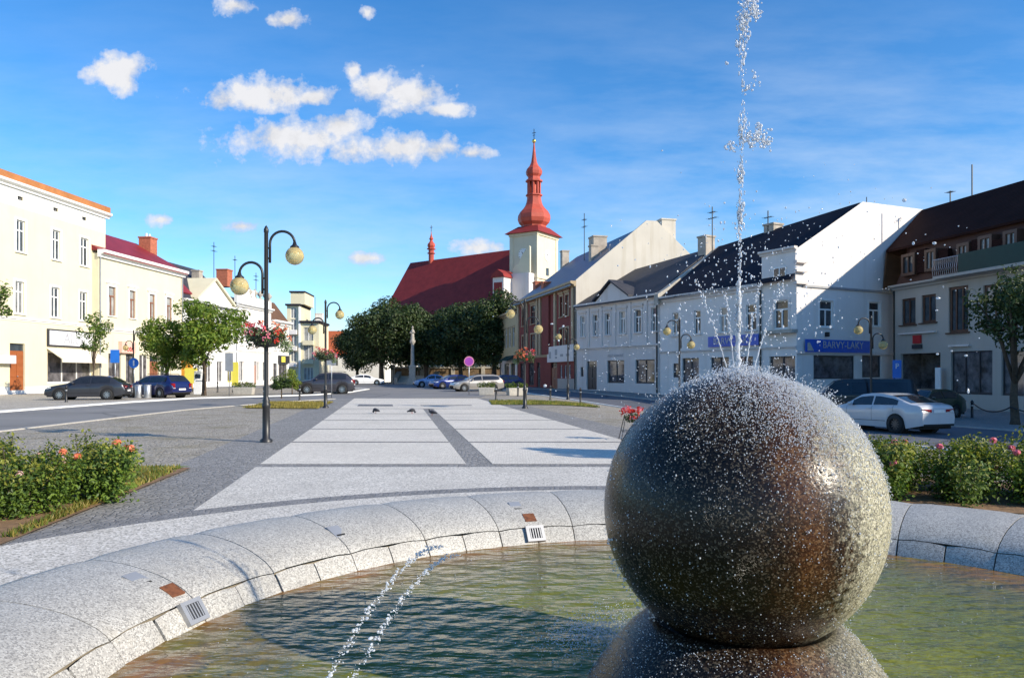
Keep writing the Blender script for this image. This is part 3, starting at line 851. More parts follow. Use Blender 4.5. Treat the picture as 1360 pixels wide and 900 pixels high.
# ------------------------------------------------------------------ buildings
WR = random.Random(17)
M['glass_cur'] = glassmat('half_curtained_glass', (0.09, 0.09, 0.09), 0.8, 0.08)
class B:
    """a building: local x along its front from the viewer's left, y inwards, z up"""
    def __init__(s, name, label, O, d, g=0.0, group=None, cat='building'):
        s.O = Vector(O); s.d = Vector(d).normalized(); s.g = g
        s.e = empty(name, (O[0], O[1], g), math.atan2(s.d.y, s.d.x), label, cat, group)
        s.op = []
    def u(s, px, y=0.0):
        k = (px - 680) / F
        n = Vector((-s.d.y, s.d.x)); O = s.O + n * y
        return (k * O.y - O.x) / (s.d.x - k * s.d.y)
    def Y(s, px, y=0.0):
        n = Vector((-s.d.y, s.d.x)); return s.O.y + n.y * y + s.u(px, y) * s.d.y
    def z(s, px, py, y=0.0):
        return H + (HZ - py) / F * s.Y(px, y) - s.g
    def rect(s, x0, x1, y0, y1):
        """local opening from photo pixels (y0 upper edge, y1 lower edge at its middle)"""
        xm = (x0 + x1) / 2
        return (s.u(x0), s.u(x1), s.z(xm, y1), s.z(xm, y0))
    def hole(s, r): s.op.append(r); return r
    def wall(s, mat, x0, x1, z0, z1, depth, name='wall', zb=None, bands=(), reveal=0.2, mats=None, back=True):
        """front with real openings, sides and back. bands: (z from, z to, material index)"""
        m = MB()
        X = sorted(set([x0, x1] + [v for o in s.op for v in o[:2] if x0 < v < x1]))
        Z = sorted(set([z0, z1] + [v for o in s.op for v in o[2:] if z0 < v < z1] + [v for b in bands for v in b[:2] if z0 < v < z1]))
        for a, b in zip(X, X[1:]):
            for c, d in zip(Z, Z[1:]):
                xm, zm = (a + b) / 2, (c + d) / 2
                if any(o[0] < xm < o[1] and o[2] < zm < o[3] for o in s.op): continue
                mi = 0
                for (p, q, k) in bands:
                    if p < zm < q: mi = k
                m.add([(a,0,c),(b,0,c),(b,0,d),(a,0,d)], [(0,1,2,3)], mi)
        for (a, b, c, d) in s.op:
            m.add([(a,0,c),(a,reveal,c),(a,reveal,d),(a,0,d)], [(0,1,2,3)])
            m.add([(b,0,c),(b,reveal,c),(b,reveal,d),(b,0,d)], [(3,2,1,0)])
            m.add([(a,0,d),(b,0,d),(b,reveal,d),(a,reveal,d)], [(3,2,1,0)])
            m.add([(a,0,c),(b,0,c),(b,reveal,c),(a,reveal,c)], [(0,1,2,3)])
        if back:
            m.add([(x0,0,z0),(x0,depth,z0),(x0,depth,z1),(x0,0,z1)], [(3,2,1,0)])
            m.add([(x1,0,z0),(x1,depth,z0),(x1,depth,z1),(x1,0,z1)], [(0,1,2,3)])
            m.add([(x0,depth,z0),(x1,depth,z0),(x1,depth,z1),(x0,depth,z1)], [(3,2,1,0)])
            m.add([(x0,0.05,z1-0.01),(x1,0.05,z1-0.01),(x1,depth,z1-0.01),(x0,depth,z1-0.01)], [(0,1,2,3)])
        return m.build(name, mats or [mat], s.e)
    def window(s, r, style='cross', fr='fr_white', glass='glass', surround=None, sill=None, reveal=0.2, ff=0.06, name='window', hood=None, hole=True):
        if hole: s.hole(r)
        a, b, c, d = r
        if glass == 'glass' and WR.random() < 0.4: glass = 'glass_curtained' if WR.random() < 0.4 else 'glass_cur'
        m = MB(); y0, y1 = reveal - 0.10, reveal - 0.03
        mats = [M[fr], M[surround or fr]]
        m.box(a, a+ff, y0, y1, c, d); m.box(b-ff, b, y0, y1, c, d)
        m.box(a+ff, b-ff, y0, y1, c, c+ff); m.box(a+ff, b-ff, y0, y1, d-ff, d)
        xm = (a + b) / 2; zt = c + (d - c) * 0.68
        if style in ('cross', 'tee'):
            m.box(a+ff, b-ff, y0-0.015, y1, zt-0.05, zt+0.05)
            m.box(xm-0.05, xm+0.05, y0-0.01, y1, c+ff, zt-0.05)
            if style == 'cross': m.box(xm-0.04, xm+0.04, y0-0.008, y1, zt+0.05, d-ff)
        elif style == 'double': m.box(xm-0.05, xm+0.05, y0-0.01, y1, c+ff, d-ff)
        elif style == 'triple':
            for f in (1/3, 2/3): m.box(a+(b-a)*f-0.05, a+(b-a)*f+0.05, y0-0.01, y1, c+ff, d-ff)
        if surround:
            w = 0.16
            m.box(a-w, a-0.002, -0.05, 0.02, c, d+w, 1); m.box(b+0.002, b+w, -0.05, 0.02, c, d+w, 1); m.box(a-0.002, b+0.002, -0.05, 0.02, d+0.002, d+w, 1)
        if hood:
            m.box(a-0.32, b+0.32, -0.16, 0.02, d+0.30, d+0.42, 1)
            m.box(a-0.25, b+0.25, -0.08, 0.02, d+0.20, d+0.30, 1)
        o = m.build(name, mats, s.e)
        m = MB(); m.box(a+0.01, b-0.01, y1-0.02, y1+0.005, c+0.01, d-0.01); m.build('pane', M[glass], o)
        if sill:
            m = MB(); m.box(a-0.14, b+0.14, -0.14, reveal-0.1, c-0.09, c-0.003); m.build('sill', M[sill], o)
        return o
    def door(s, r, mat='wood_door', reveal=0.25, transom=True):
        s.hole(r); a, b, c, d = r
        m = MB(); zt = d - 0.55 if transom else d
        m.box(a, b, reveal-0.12, reveal-0.04, c, zt)
        xm = (a+b)/2
        for (p, q) in ((a+0.08, xm-0.05), (xm+0.05, b-0.08)):
            for (e, f) in ((c+0.15, c+0.9), (c+1.0, zt-0.15)):
                m.box(p, q, reveal-0.15, reveal-0.11, e, f)
        o = m.build('door', M[mat], s.e)
        if transom:
            m = MB(); m.box(a, b, reveal-0.09, reveal-0.05, zt+0.004, d-0.002); m.build('transom', M['glass'], o)
        m = MB(); m.ball((xm+0.09, reveal-0.19, c+1.05), 0.05, 8, 6); m.build('handle', M['steel'], o)
        return o
    def shopfront(s, r, fr='fr_dark', glass='glass_shop', n=2, reveal=0.22):
        s.hole(r); a, b, c, d = r
        m = MB(); y0, y1 = reveal-0.10, reveal-0.03; ff = 0.07
        m.box(a, a+ff, y0, y1, c, d); m.box(b-ff, b, y0, y1, c, d); m.box(a+ff, b-ff, y0, y1, c, c+ff*2); m.box(a+ff, b-ff, y0, y1, d-ff, d)
        for i in range(1, n): 
            x = a + (b-a)*i/n; m.box(x-0.04, x+0.04, y0-0.01, y1, c+ff*2, d-ff)
        o = m.build('shop_window', M[fr], s.e)
        m = MB(); m.box(a+0.01, b-0.01, y1-0.02, y1+0.004, c+0.01, d-0.01); m.build('pane', M[glass], o)
        return o
    def box(s, name, mat, x0, x1, y0, y1, z0, z1, bev=0.0):
        m = MB(); m.box(x0, x1, y0, y1, z0, z1); o = m.build(name, M[mat], s.e)
        if bev: bevel(o, bev)
        return o
    def cornice(s, mat, x0, x1, z, h=0.35, out=0.4, name='cornice', y=0.0):
        prof = [(0.02, 0), (-out*0.35, 0), (-out*0.4, h*0.3), (-out*0.75, h*0.45), (-out, h*0.62), (-out, h), (0.02, h)]
        m = MB(); m.prism([(x0, y+p, z+q) for p, q in prof], (x1-x0, 0, 0))
        return m.build(name, M[mat], s.e)
    def roof(s, mat, x0, x1, ze, ridge_y, zr, depth, over=0.35, zr1=None, hip0=0.0, hip1=0.0, th=0.14, name='roof', ze2=None):
        """pitched roof over the whole depth, ridge parallel to the front (may rise from zr to zr1), thick slabs"""
        zr1 = zr if zr1 is None else zr1; ze2 = ze if ze2 is None else ze2
        sl = (zr - ze) / ridge_y
        a = [(x0, -over, ze - over*sl), (x1, -over, ze - over*(zr1-ze)/ridge_y), (x1-hip1, ridge_y, zr1), (x0+hip0, ridge_y, zr)]
        b = [(x0, depth+over, ze2 - 0.1), (x1, depth+over, ze2 - 0.1)]
        m = MB()
        m.prism([a[0], a[1], a[2], a[3]], (0, 0, th))
        m.prism([b[1], b[0], a[3], a[2]], (0, 0, th))
        if hip0: m.prism([b[0], a[0], a[3]], (0, 0, th))
        else: m.poly([(x0+0.01, 0, ze), (x0+0.01, ridge_y, zr), (x0+0.01, depth, ze2)])
        if hip1: m.prism([a[1], b[1], a[2]], (0, 0, th))
        else: m.poly([(x1-0.01, 0, ze), (x1-0.01, depth, ze2), (x1-0.01, ridge_y, zr1)])
        return m.build(name, M[mat], s.e)
    def chimney(s, mat, x, y, z0, z1, w=0.7, roof=None, pots=0):
        m = MB(); m.box(x-w/2, x+w/2, y-w/2, y+w/2, z0, z1-0.15); m.box(x-w/2-0.07, x+w/2+0.07, y-w/2-0.07, y+w/2+0.07, z1-0.148, z1)
        o = m.build('chimney', M[mat], roof or s.e)
        if pots:
            m = MB()
            for i in range(pots): m.lathe([(0.10, 0), (0.08, 0.35), (0.0, 0.35)], 8, (x - w/4 + i*w/2, y, z1))
            m.build('chimney_pot' if roof is None else 'chimney_pot', M['white_paint'], s.e if roof is None else o.parent.parent if False else s.e)
        return o
    def antenna(s, x, y, z0, z1, bars=((0.75, 0.5), (0.88, 0.35))):
        m = MB(); m.tube([(x, y, z0), (x, y, z1)], 0.045, 6)
        for f, w in bars:
            zz = z0 + (z1-z0)*f
            m.tube([(x-w, y, zz), (x+w, y, zz)], 0.028, 5)
            for k in range(5): m.tube([(x-w+k*w/2, y-0.25, zz), (x-w+k*w/2, y+0.25, zz)], 0.012, 4)
        return m.build('antenna', M['iron'], s.e)
    def downpipe(s, x, z0, z1, y=-0.09, mat='greymetal'):
        m = MB(); m.tube([(x, y, z0), (x, y, z1)], 0.06, 8); return m.build('downpipe', M[mat], s.e)

DL = (0.08, 1.0)
def left_y(px, off=0.0):            # line of fronts on the left of the square
    k = (px - 680) / F; y = (-42 + off) / (k - 0.08); return (k * y, y)

# --- three-storey cream house, far left
a = B('cream_house', 'three-storey cream house with an orange roof edge and a white frieze, leftmost of the row', left_y(-60), DL)
Lx = a.u(140)
wt_ = []
for (x0, x1) in ((20.6, 34), (68.8, 80.5), (106.3, 117.8)):
    xm = (x0+x1)/2; Yc = a.Y(xm)
    ua, ub = a.u(x0), a.u(x1)
    a.window((ua+0.05, ub-0.05, 10.8, 13.2), 'cross', 'fr_white', 'glass', 'trim', 'trim', ff=0.09)
for (x0, x1) in ((19, 32.5), (67, 79.5), (105, 116)):
    ua, ub = a.u(x0), a.u(x1)
    a.window((ua+0.05, ub-0.05, 6.1, 8.55), 'cross', 'fr_white', 'glass', 'trim', 'trim', ff=0.09)
for px in (-28,):
    a.window((a.u(px)-0.6, a.u(px)+0.6, 10.8, 13.2), 'cross', 'fr_white', 'glass', 'trim', 'trim', ff=0.09)
    a.window((a.u(px)-0.6, a.u(px)+0.6, 6.1, 8.55), 'cross', 'fr_white', 'glass', 'trim', 'trim', ff=0.09)
for px in (27, 74, 112):
    a.window((a.u(px)-0.28, a.u(px)+0.28, 14.72, 15.02), 'double', 'fr_dark', 'glass', name='attic_vent', ff=0.04)
a.door(a.rect(13, 33, 456, 518))
sh = (a.u(63), a.u(122), 0.75, 3.3)
a.shopfront(sh, 'trim', n=3)
a.wall(M['cream'], 0, Lx, -0.3, 15.55, 11, bands=((14.15, 15.55, 1), (-0.3, 0.55, 1)), mats=[M['cream'], M['whiter']])
a.cornice('trim', -0.1, Lx+0.35, 15.5, 0.45, 0.45)
a.cornice('trim', 0, Lx, 5.55, 0.22, 0.16, 'string_course')
a.box('roof_parapet', 'orange_edge', -0.1, Lx+0.3, -0.30, 0.15, 15.95, 16.5)
a.box('roof', 'roof_slate', -0.1, Lx+0.3, 0.15, 11.2, 15.6, 16.38)
sg = a.box('shop_sign', 'fr_dark', sh[0]-0.1, sh[1]+0.2, -0.14, -0.004, 3.75, 5.15)
m = MB(); m.box(sh[0]+0.05, sh[1]+0.05, -0.17, -0.142, 3.88, 5.02); m.build('sign_face', M['white_paint'], sg)
text('lettering', 'Allex', 1.25, M['grey_letter'], sg, (sh[0]+3.0, -0.19, 4.42), (PI/2, 0, 0))
m = MB(); q0, q1 = sh[0]-0.1, sh[1]+0.15
m.prism([(q0, -0.02, 3.62), (q0, -1.35, 2.75), (q0, -1.35, 2.45), (q0, -1.30, 2.45), (q0, -1.28, 2.72), (q0, -0.02, 3.55)], (q1-q0, 0, 0)); m.build('awning', M['awning'], a.e)
m = MB()
for i in range(6):
    x = sh[0] + 0.5 + i*0.75; m.box(x, x+0.45, 0.35, 0.6, 0.75, 1.2 + 0.5*((i*7) % 3))
m.build('shop_display', M['red_sign'], a.e)
a.antenna(a.u(8), 1.5, 16.3, 20.0)
a.box('wall_box', 'white_paint', a.u(3)-0.5, a.u(3)+0.75, -0.5, -0.1, 2.3, 2.9)  # white box sign fixed to the front

# --- two-storey house with red roof and brown windows
b_ = B('cream_house', 'two-storey cream house with a red roof and brown window frames', left_y(131, 0.6), DL)
Lb = b_.u(242)
for (x0, x1, y0, y1) in ((143.7, 153.5, 381, 416.5), (171.8, 179.8, 387, 419.5), (198, 205.6, 393, 424), (221, 228, 398, 429)):
    r = b_.rect(x0, x1, y0, y1); b_.window((r[0], r[1], 6.75, 9.35), 'tee', 'fr_brown', 'glass_curtained', 'trim', 'trim', hood=True)
for (x0, x1, fr) in ((144, 160.5, 'fr_dark'), (167, 178, 'fr_dark'), (185, 197, 'trim'), (213, 227, 'trim')):
    b_.shopfront((b_.u(x0), b_.u(x1), 0.4, 3.35), fr, n=2)
b_.door((b_.u(198.5), b_.u(211), 0.05, 3.3), 'fr_brown')
b_.wall(M['cream2'], 0, Lb, -0.2, 12.1, 11)
b_.cornice('trim', -0.15, Lb+0.3, 11.75, 0.65, 0.6)
b_.cornice('trim', 0, Lb, 5.3, 0.3, 0.2, 'string_course')
rf = b_.roof('roof_red', -0.1, Lb+0.2, 12.35, 5.2, 15.3, 11, 0.55)
xc = b_.u(196.5, 4.0)
ch = b_.chimney('brick', xc, 4.0, 14.0, 16.1, 1.3, rf, 0)
m = MB()
for i in (-0.3, 0.3): m.lathe([(0.14, 0), (0.12, 0.4), (0.0, 0.4)], 8, (xc+i, 4.0, 16.1))
m.build('chimney_pot', M['white_paint'], rf)
sg = b_.box('shop_sign', 'pink_awning', b_.u(157), b_.u(176), -0.35, -0.01, 3.45, 4.5)
text('lettering', 'Foto', 0.8, M['red_sign'], sg, ((b_.u(157)+b_.u(176))/2, -0.37, 3.85), (PI/2, 0, 0))
b_.downpipe(0.12, 0, 11.8)
b_.downpipe(Lb-0.1, 0, 11.8)

# --- low white house with a pediment
c_ = B('white_house', 'low white house with a triangular pediment and slate roof, half hidden by the round tree', left_y(242.5), DL)
Lc = c_.u(314)
for (x0, x1) in ((250, 257), (265, 271), (278, 284), (291, 296.5), (303, 308)):
    c_.window((c_.u(x0)+0.25, c_.u(x1)-0.15, 5.0, 7.3), 'tee', 'fr_white', 'glass', 'trim', 'trim')
for (x0, x1) in ((246, 254), (258, 268), (272, 282), (287, 297), (301, 310)):
    c_.shopfront((c_.u(x0)+0.2, c_.u(x1)-0.2, 0.5, 3.0), 'yellow_board' if x0 in (246, 301) else 'trim', 'glass_shop', 2)
c_.wall(M['whiter'], 0, Lc, -0.2, 9.35, 11)
c_.cornice('trim', 0, Lc+0.1, 9.2, 0.5, 0.45)
c_.cornice('trim', 0, Lc, 4.1, 0.25, 0.16, 'string_course')
rf = c_.roof('roof_slate', -0.0, Lc, 9.6, 5.0, 14.4, 11, 0.3)
m = MB(); p0, p1, pt = c_.u(259), c_.u(307), c_.u(282.5)
m.prism([(p0, -0.25, 9.72), (p1, -0.25, 9.72), (pt, -0.25, 12.3)], (0, 0.5, 0)); m.build('pediment', M['trim'], c_.e)
m = MB()
for (xa, za, xb, zb) in ((p0-0.3, 9.75, pt, 12.45), (pt, 12.45, p1+0.3, 9.75)):
    m.prism([(xa, -0.5, za), (xb, -0.5, zb), (xb, -0.5, zb+0.28), (xa, -0.5, za+0.28)], (0, 3.6, 0))
m.build('pediment_cap', M['cream'], c_.e)
m = MB(); x0, x1 = 0.05, c_.u(262)
m.prism([(x0, 0.6, 10.35), (x1, 0.6, 10.35), (x1, 3.4, 13.1), (x0, 3.4, 13.1)], (0, -0.1, 0.12)); m.build('red_roof_panel', M['roof_red'], c_.e)
c_.chimney('brick', c_.u(298, 4), 4.0, 13.0, 15.3, 1.5, rf); c_.chimney('chim_grey', c_.u(262, 2.5), 2.5, 11.5, 13.8, 0.9, rf)
c_.antenna(c_.u(289, 4), 4.5, 14.0, 18.6)
c_.downpipe(Lc-0.1, 0, 9.2)

# --- white house with a parapet crowned by urns
d_ = B('white_house', 'white house with a high parapet of urns, behind the nearest lamp post', left_y(314.5), DL)
Ld = d_.u(360)
for (x0, x1) in ((318.5, 323.5), (329, 333.5), (339, 343.5), (349, 353)):
    d_.window((d_.u(x0)+0.1, d_.u(x1)-0.1, 5.2, 7.8), 'tee', 'fr_white', 'glass', 'trim', 'trim')
for (x0, x1) in ((318, 325), (341, 346), (349, 356)):
    d_.shopfront((d_.u(x0), d_.u(x1)-0.3, 0.5, 3.1), 'trim', 'glass_shop', 2)
d_.door((d_.u(337.5)+0.1, d_.u(341)-0.1, 0.1, 3.2), 'wood_door')
d_.wall(M['white3'], 0, Ld, -0.2, 10.2, 11)
d_.cornice('trim', -0.05, Ld+0.1, 10.05, 0.45, 0.5)
d_.box('parapet', 'trim', 0, Ld, -0.05, 0.35, 10.5, 11.55)
d_.cornice('trim', 0, Ld, 4.3, 0.25, 0.16, 'string_course')
for px in (333, 340, 347, 354, 359):
    m = MB(); m.lathe([(0.30, 0), (0.30, 0.12), (0.10, 0.2), (0.12, 0.3), (0.34, 0.55), (0.38, 0.8), (0.2, 0.95), (0.08, 1.15), (0.0, 1.3)], 10, (d_.u(px), 0.15, 11.55))
    m.build('roof_urn', M['stone'], d_.e, True)
d_.box('attic', 'white3', 0.6, 5.5, 0.05, 0.3, 11.55, 12.5)
d_.roof('roof_slate', 0, Ld, 10.4, 5, 12.0, 11, -0.4)
d_.antenna(d_.u(312, 4), 4.0, 12, 17.6, ((0.9, 0.3),)); d_.antenna(d_.u(340, 4), 4.0, 12, 16.2)

# --- shop house with dark roof railing
e_ = B('white_house', 'white house with a brown roof and yellow shop sign, last of the left row', left_y(360.5), DL)
Le = e_.u(383.5)
for (x0, x1) in ((363.5, 367.5), (370.5, 374), (377, 380)):
    e_.window((e_.u(x0), e_.u(x1), 4.9, 7.2), 'tee', 'fr_white', 'glass', 'trim', 'trim')
e_.shopfront((e_.u(363), e_.u(368), 0.4, 3.0), 'fr_dark'); e_.shopfront((e_.u(370), e_.u(381), 0.3, 2.9), 'fr_dark', n=3)
e_.wall(M['whiter'], 0, Le, -0.2, 8.7, 10)
e_.cornice('trim', 0, Le+0.2, 8.5, 0.6, 0.6)
e_.roof('timber_tan', 0, Le, 9.05, 2.2, 11.9, 10, 0.2)
sg = e_.box('shop_sign', 'fr_dark', e_.u(369), e_.u(382), -0.3, -0.01, 3.05, 4.15)
m = MB(); m.box(e_.u(371), e_.u(376), -0.34, -0.302, 3.2, 4.0); m.build('sign_face', M['yellow_board'], sg)

# --- modern block closing the left row
f_ = B('apartment_block', 'modern yellow stepped block with white balconies at the end of the left row', (-40.5, 128), (1, 0.06))
xL, xM, xR = f_.u(381), f_.u(401.5), f_.u(423.5)
for zz in (3.6, 6.3, 9.0, 11.0):
    f_.window((f_.u(386), f_.u(393.5), zz, zz+1.75), 'double', 'trim', 'glass_curtained', name='window')
for zz in (3.9, 7.0):
    f_.window((f_.u(403.5), f_.u(416), zz, zz+2.4), 'double', 'trim', 'glass_curtained', name='window')
f_.window((f_.u(403.5), f_.u(416), 0.5, 2.6), 'triple', 'trim', 'glass_curtained', name='window')
f_.window((f_.u(385), f_.u(394), 0.5, 2.4), 'triple', 'trim', 'glass_curtained', name='window')
f_.wall(M['cream'], xL, f_.u(398), -0.2, 13.1, 9, 'wall')
f_.op = [o for o in f_.op if o[0] > f_.u(399)]
f_.wall(M['cream'], f_.u(399), xR, -0.2, 10.2, 9, 'wall')
f_.box('roof_cap', 'cream', xL+0.5, f_.u(404), 0.5, 8, 13.4, 15.4); f_.box('roof_cap', 'roof_dark', xL-0.2, f_.u(399.5), -0.5, 8.4, 13.11, 13.4)
f_.box('roof_cap', 'roof_dark', f_.u(398.5), xR+0.3, -0.5, 8.4, 10.2, 10.55); f_.box('pier', 'trim', f_.u(397), f_.u(399.5), -0.35, 0.1, 0, 12.9)
f_.box('roof_cap', 'roof_dark', xL+0.3, f_.u(404.5), 0.3, 8.2, 15.4, 15.65)
for (p, q, zz) in ((385, 395, 5.45), (385, 395, 8.2), (385, 395, 2.7), (403, 417, 6.4), (403, 417, 3.2)):
    f_.box('balcony', 'white3' if p == 385 else 'cream', f_.u(p), f_.u(q), -0.8, -0.005, zz, zz+0.75)
f_.chimney('white3', f_.u(424, 5), 5.0, 9, 12.2, 1.2)
f_.antenna(f_.u(420, 5), 4.0, 10.4, 15.0, ())

# --- white house with an orange roof
g_ = B('white_house', 'small white house with a bright orange tiled roof behind the parked dark car', (-37.5, 140), (1, -0.05))
g_.window((4.0, 5.2, 3.0, 4.6)); g_.window((7.5, 8.7, 3.0, 4.6)); g_.window((1.2, 2.4, 3.0, 4.6))
g_.wall(M['whiter'], 0, 14, -0.2, 5.4, 9); g_.roof('roof_orange', 0, 14, 5.4, 4.5, 9.6, 9, 0.4)

# --- pale low building seen under the trees
h_ = B('low_building', 'long pale low building glimpsed under the dark trees', (-36, 146), (1, 0.02))
for i in range(5): h_.window((1.5+i*3.0, 3.3+i*3.0, 0.9, 2.2), 'double', 'fr_white')
h_.wall(M['whiter'], 0, 17, -0.2, 4.2, 7); h_.box('cornice', 'trim', -0.3, 17.3, -0.4, -0.005, 3.9, 4.4); h_.box('roof', 'roof_slate', -0.2, 17.2, -0.2, 7.2, 4.41, 4.7)
h_.box('string_course', 'trim', 0, 17, -0.12, -0.005, 2.45, 2.75)
# ------------------------------------------------------------------ right-hand row
DR = (0.53, -1.0)
gA = gz(8, 68)
# --- yellow house at the far end
y_ = B('ochre_house', 'narrow ochre house with a green shop canopy at the far end of the right row', (-1.6, 106), (0.19, -1.0))
Ly = y_.u(686.8)
for (x0, x1) in ((667, 669.6), (671.2, 673.8), (675.6, 678.4), (680.5, 683.6)):
    y_.window((y_.u(x0), y_.u(x1), 5.0, 7.6), 'tee', 'fr_white', 'glass', 'trim_ochre')
y_.shopfront((y_.u(670), y_.u(676), 0.3, 2.9)); y_.shopfront((y_.u(678.5), y_.u(684), 0.3, 2.9))
y_.wall(M['yellowr'], 0, Ly, -0.3, 9.3, 10, bands=((-0.3, 3.6, 1),), mats=[M['yellowr'], M['white2']])
y_.cornice('trim_ochre', -0.1, Ly, 9.1, 0.5, 0.5)
y_.roof('roof_slate', 0, Ly, 9.5, 4.6, 11.3, 10, 0.3)
m = MB(); m.prism([(y_.u(672), -0.01, 3.9), (y_.u(672), -1.0, 3.3), (y_.u(672), -1.0, 3.2), (y_.u(672), -0.01, 3.8)], (y_.u(684)-y_.u(672), 0, 0)); m.build('canopy', M['green_panel'], y_.e)
y_.downpipe(0.1, 0, 9.1, mat='iron')

# --- red house with the big bare gable
r_ = B('red_house', 'dark red house with ochre pilasters, a sheet metal roof and a tall bare beige gable', (0.7, 94), (0.2425, -0.97))
Lr = r_.u(765)
for (x0, x1) in ((693.5, 697.5), (705, 711), (743.5, 747.5), (751, 755.5)):
    r_.window((r_.u(x0), r_.u(x1), 7.3, 9.4), 'tee', 'fr_brown', 'glass', 'trim_ochre', 'trim_ochre', hood=True)
    r_.window((r_.u(x0), r_.u(x1), 4.0, 6.1), 'tee', 'fr_brown', 'glass', 'trim_ochre', 'trim_ochre')
r_.shopfront((r_.u(691), r_.u(697), 0.2, 2.8), 'fr_dark'); r_.shopfront((r_.u(702), r_.u(709), 0.2, 2.8), 'fr_dark')
r_.door((r_.u(713), r_.u(717.5), 0.0, 2.8), 'fr_dark'); r_.door((r_.u(731.5), r_.u(740), 0.0, 2.7), 'fr_brown')
for x0 in (743.5, 749, 754.5): r_.shopfront((r_.u(x0), r_.u(x0+3.2), 1.1, 2.4), 'trim', 'glass_shop', 1)
r_.wall(M['redr'], 0, Lr-0.32, -0.3, 10.2, 15.6)
r_.cornice('trim_ochre', -0.1, Lr, 9.95, 0.5, 0.55)
r_.cornice('trim_ochre', 0, Lr, 3.35, 0.25, 0.15, 'string_course')
for px in (689, 700.5, 714, 718, 738, 761.5):
    x = r_.u(px); r_.box('pilaster', 'trim_ochre', x-0.32, x+0.32, -0.16, -0.004, 3.62, 9.93)
r_.box('risalit', 'redr', r_.u(722), r_.u(731), -0.22, -0.004, 3.62, 9.92)
fac = r_.box('ground_floor_facing', 'beige', r_.u(741), Lr-0.3, -0.05, -0.004, -0.2, 1.05)
sg = r_.box('shop_sign', 'white3', r_.u(729), r_.u(764), -0.2, -0.16, 2.75, 4.4)
m = MB()
for (px, w, zz, h_) in ((733, 0.55, 3.5, 0.7), (741, 0.75, 3.75, 0.6), (741, 0.65, 3.2, 0.2), (748.5, 0.9, 3.4, 0.25), (756.5, 1.0, 3.4, 0.25)):
    x = r_.u(px); m.box(x-w/2, x+w/2, -0.225, -0.202, zz-h_/2, zz+h_/2)
m.build('sign_marks', M['greymetal'], sg)
# roof and gable wall: ridge parallel to the front
zr = 16.6
rf = r_.roof('roof_bluegrey', -0.2, Lr-0.15, 10.4, 7.85, zr-0.3, 15.6, 0.6, zr1=zr-0.3)
m = MB(); m.prism([(Lr, 0.0, -0.3), (Lr, 15.7, -0.3), (Lr, 15.7, 10.3), (Lr, 8.4, zr), (Lr, 7.3, zr), (Lr, 0.0, 10.55)], (-0.3, 0, 0))
m.build('gable_wall', M['gable'], r_.e)
r_.chimney('chim_grey', r_.u(794, 5), 5.0, 13.2, 16.2, 1.5, rf); r_.chimney('chim_grey', r_.u(786, 4), 4.2, 12.5, 15.1, 0.8, rf)
r_.chimney('gable', Lr-1.2, 9.9, 13.5, 17.0, 1.5, rf); r_.chimney('chim_grey', r_.u(745, 6), 6.5, 14.5, 17.3, 0.9, rf)
r_.chimney('brick', r_.u(715, 2.5), 2.5, 11.0, 13.0, 1.1, rf); r_.chimney('brick', r_.u(725, 1.6), 1.6, 10.6, 12.2, 0.9, rf)
r_.antenna(r_.u(776, 5), 5.0, 13.5, 19.6)
for px, zz in ((735, 0.8), (760, 1.6)):
    pass
m = MB()
for i in range(9):
    x = Lr - 1.0 - i*0.9; y = 6.0 - (i % 3)*0.7; zt = 10.4 + (zr-0.3-10.4)*y/7.85
    m.box(x-0.05, x+0.05, y-0.05, y+0.05, zt, zt+0.35)
m.build('snow_guard', M['steel'], r_.e)
r_.downpipe(Lr-0.1, 0, 10.0, mat='iron')

# --- pale house with a pediment
p_ = B('pale_house', 'pale two-storey house with a small gabled pediment and black shop windows', (6.2, 72.0), DR, gz(8, 70))
Lp = p_.u(876)
for (x0, x1) in ((770.5, 777.6), (787, 794.5), (803, 811), (822, 831.5), (842, 852.5), (864.3, 874)):
    p_.window((p_.u(x0)+0.08, p_.u(x1)-0.08, 5.05, 7.0), 'tee', 'fr_white', 'glass', 'white2', 'white2', hood=True)
p_.door((p_.u(779), p_.u(792.5), 0.1, 2.75), 'fr_dark')
p_.shopfront((p_.u(806.5), p_.u(829), 0.75, 2.75), 'fr_dark', n=2); p_.shopfront((p_.u(844), p_.u(869.5), 0.75, 2.75), 'fr_dark', n=2)
p_.window((p_.u(771), p_.u(775), 1.3, 2.2), 'single', 'fr_dark', 'glass_shop', name='notice_box')
p_.wall(M['white2'], 0, Lp, -0.5, 7.9, 12)
p_.cornice('white2', 0, Lp, 7.7, 0.4, 0.4)
p_.cornice('white2', 0, Lp, 3.75, 0.28, 0.18, 'string_course')
for px in (781.5, 798.5, 816.5, 836.5, 858):
    x = p_.u(px); p_.box('pilaster', 'white2', x-0.2, x+0.2, -0.09, -0.004, 4.03, 7.68)
m = MB(); q0, q1, qm = p_.u(793), p_.u(838), p_.u(814)
m.prism([(q0, -0.2, 8.12), (q1, -0.2, 8.12), (qm, -0.2, 9.65)], (0, 0.3, 0)); m.build('pediment', M['white2'], p_.e)
m = MB()
for (xa, za, xb, zb) in ((q0-0.2, 8.15, qm, 9.75), (qm, 9.75, q1+0.2, 8.15)):
    m.prism([(xa, -0.45, za), (xb, -0.45, zb), (xb, -0.45, zb+0.15), (xa, -0.45, za+0.15)], (0, 3.4, 0))
m.build('pediment_roof', M['roof_slate'], p_.e)
p_.roof('roof_slate', 0.05, Lp-0.3, 8.05, 6.0, 11.6, 12, 0.4, zr1=12.2)
p_.downpipe(Lp-0.25, 0, 7.7, mat='iron')
text('house_lettering', 'POHOSTINSTVÍ', 0.34, M['grey_letter'], p_.e, ((p_.u(806)+p_.u(829))/2, -0.02, 3.15), (PI/2, 0, 0))

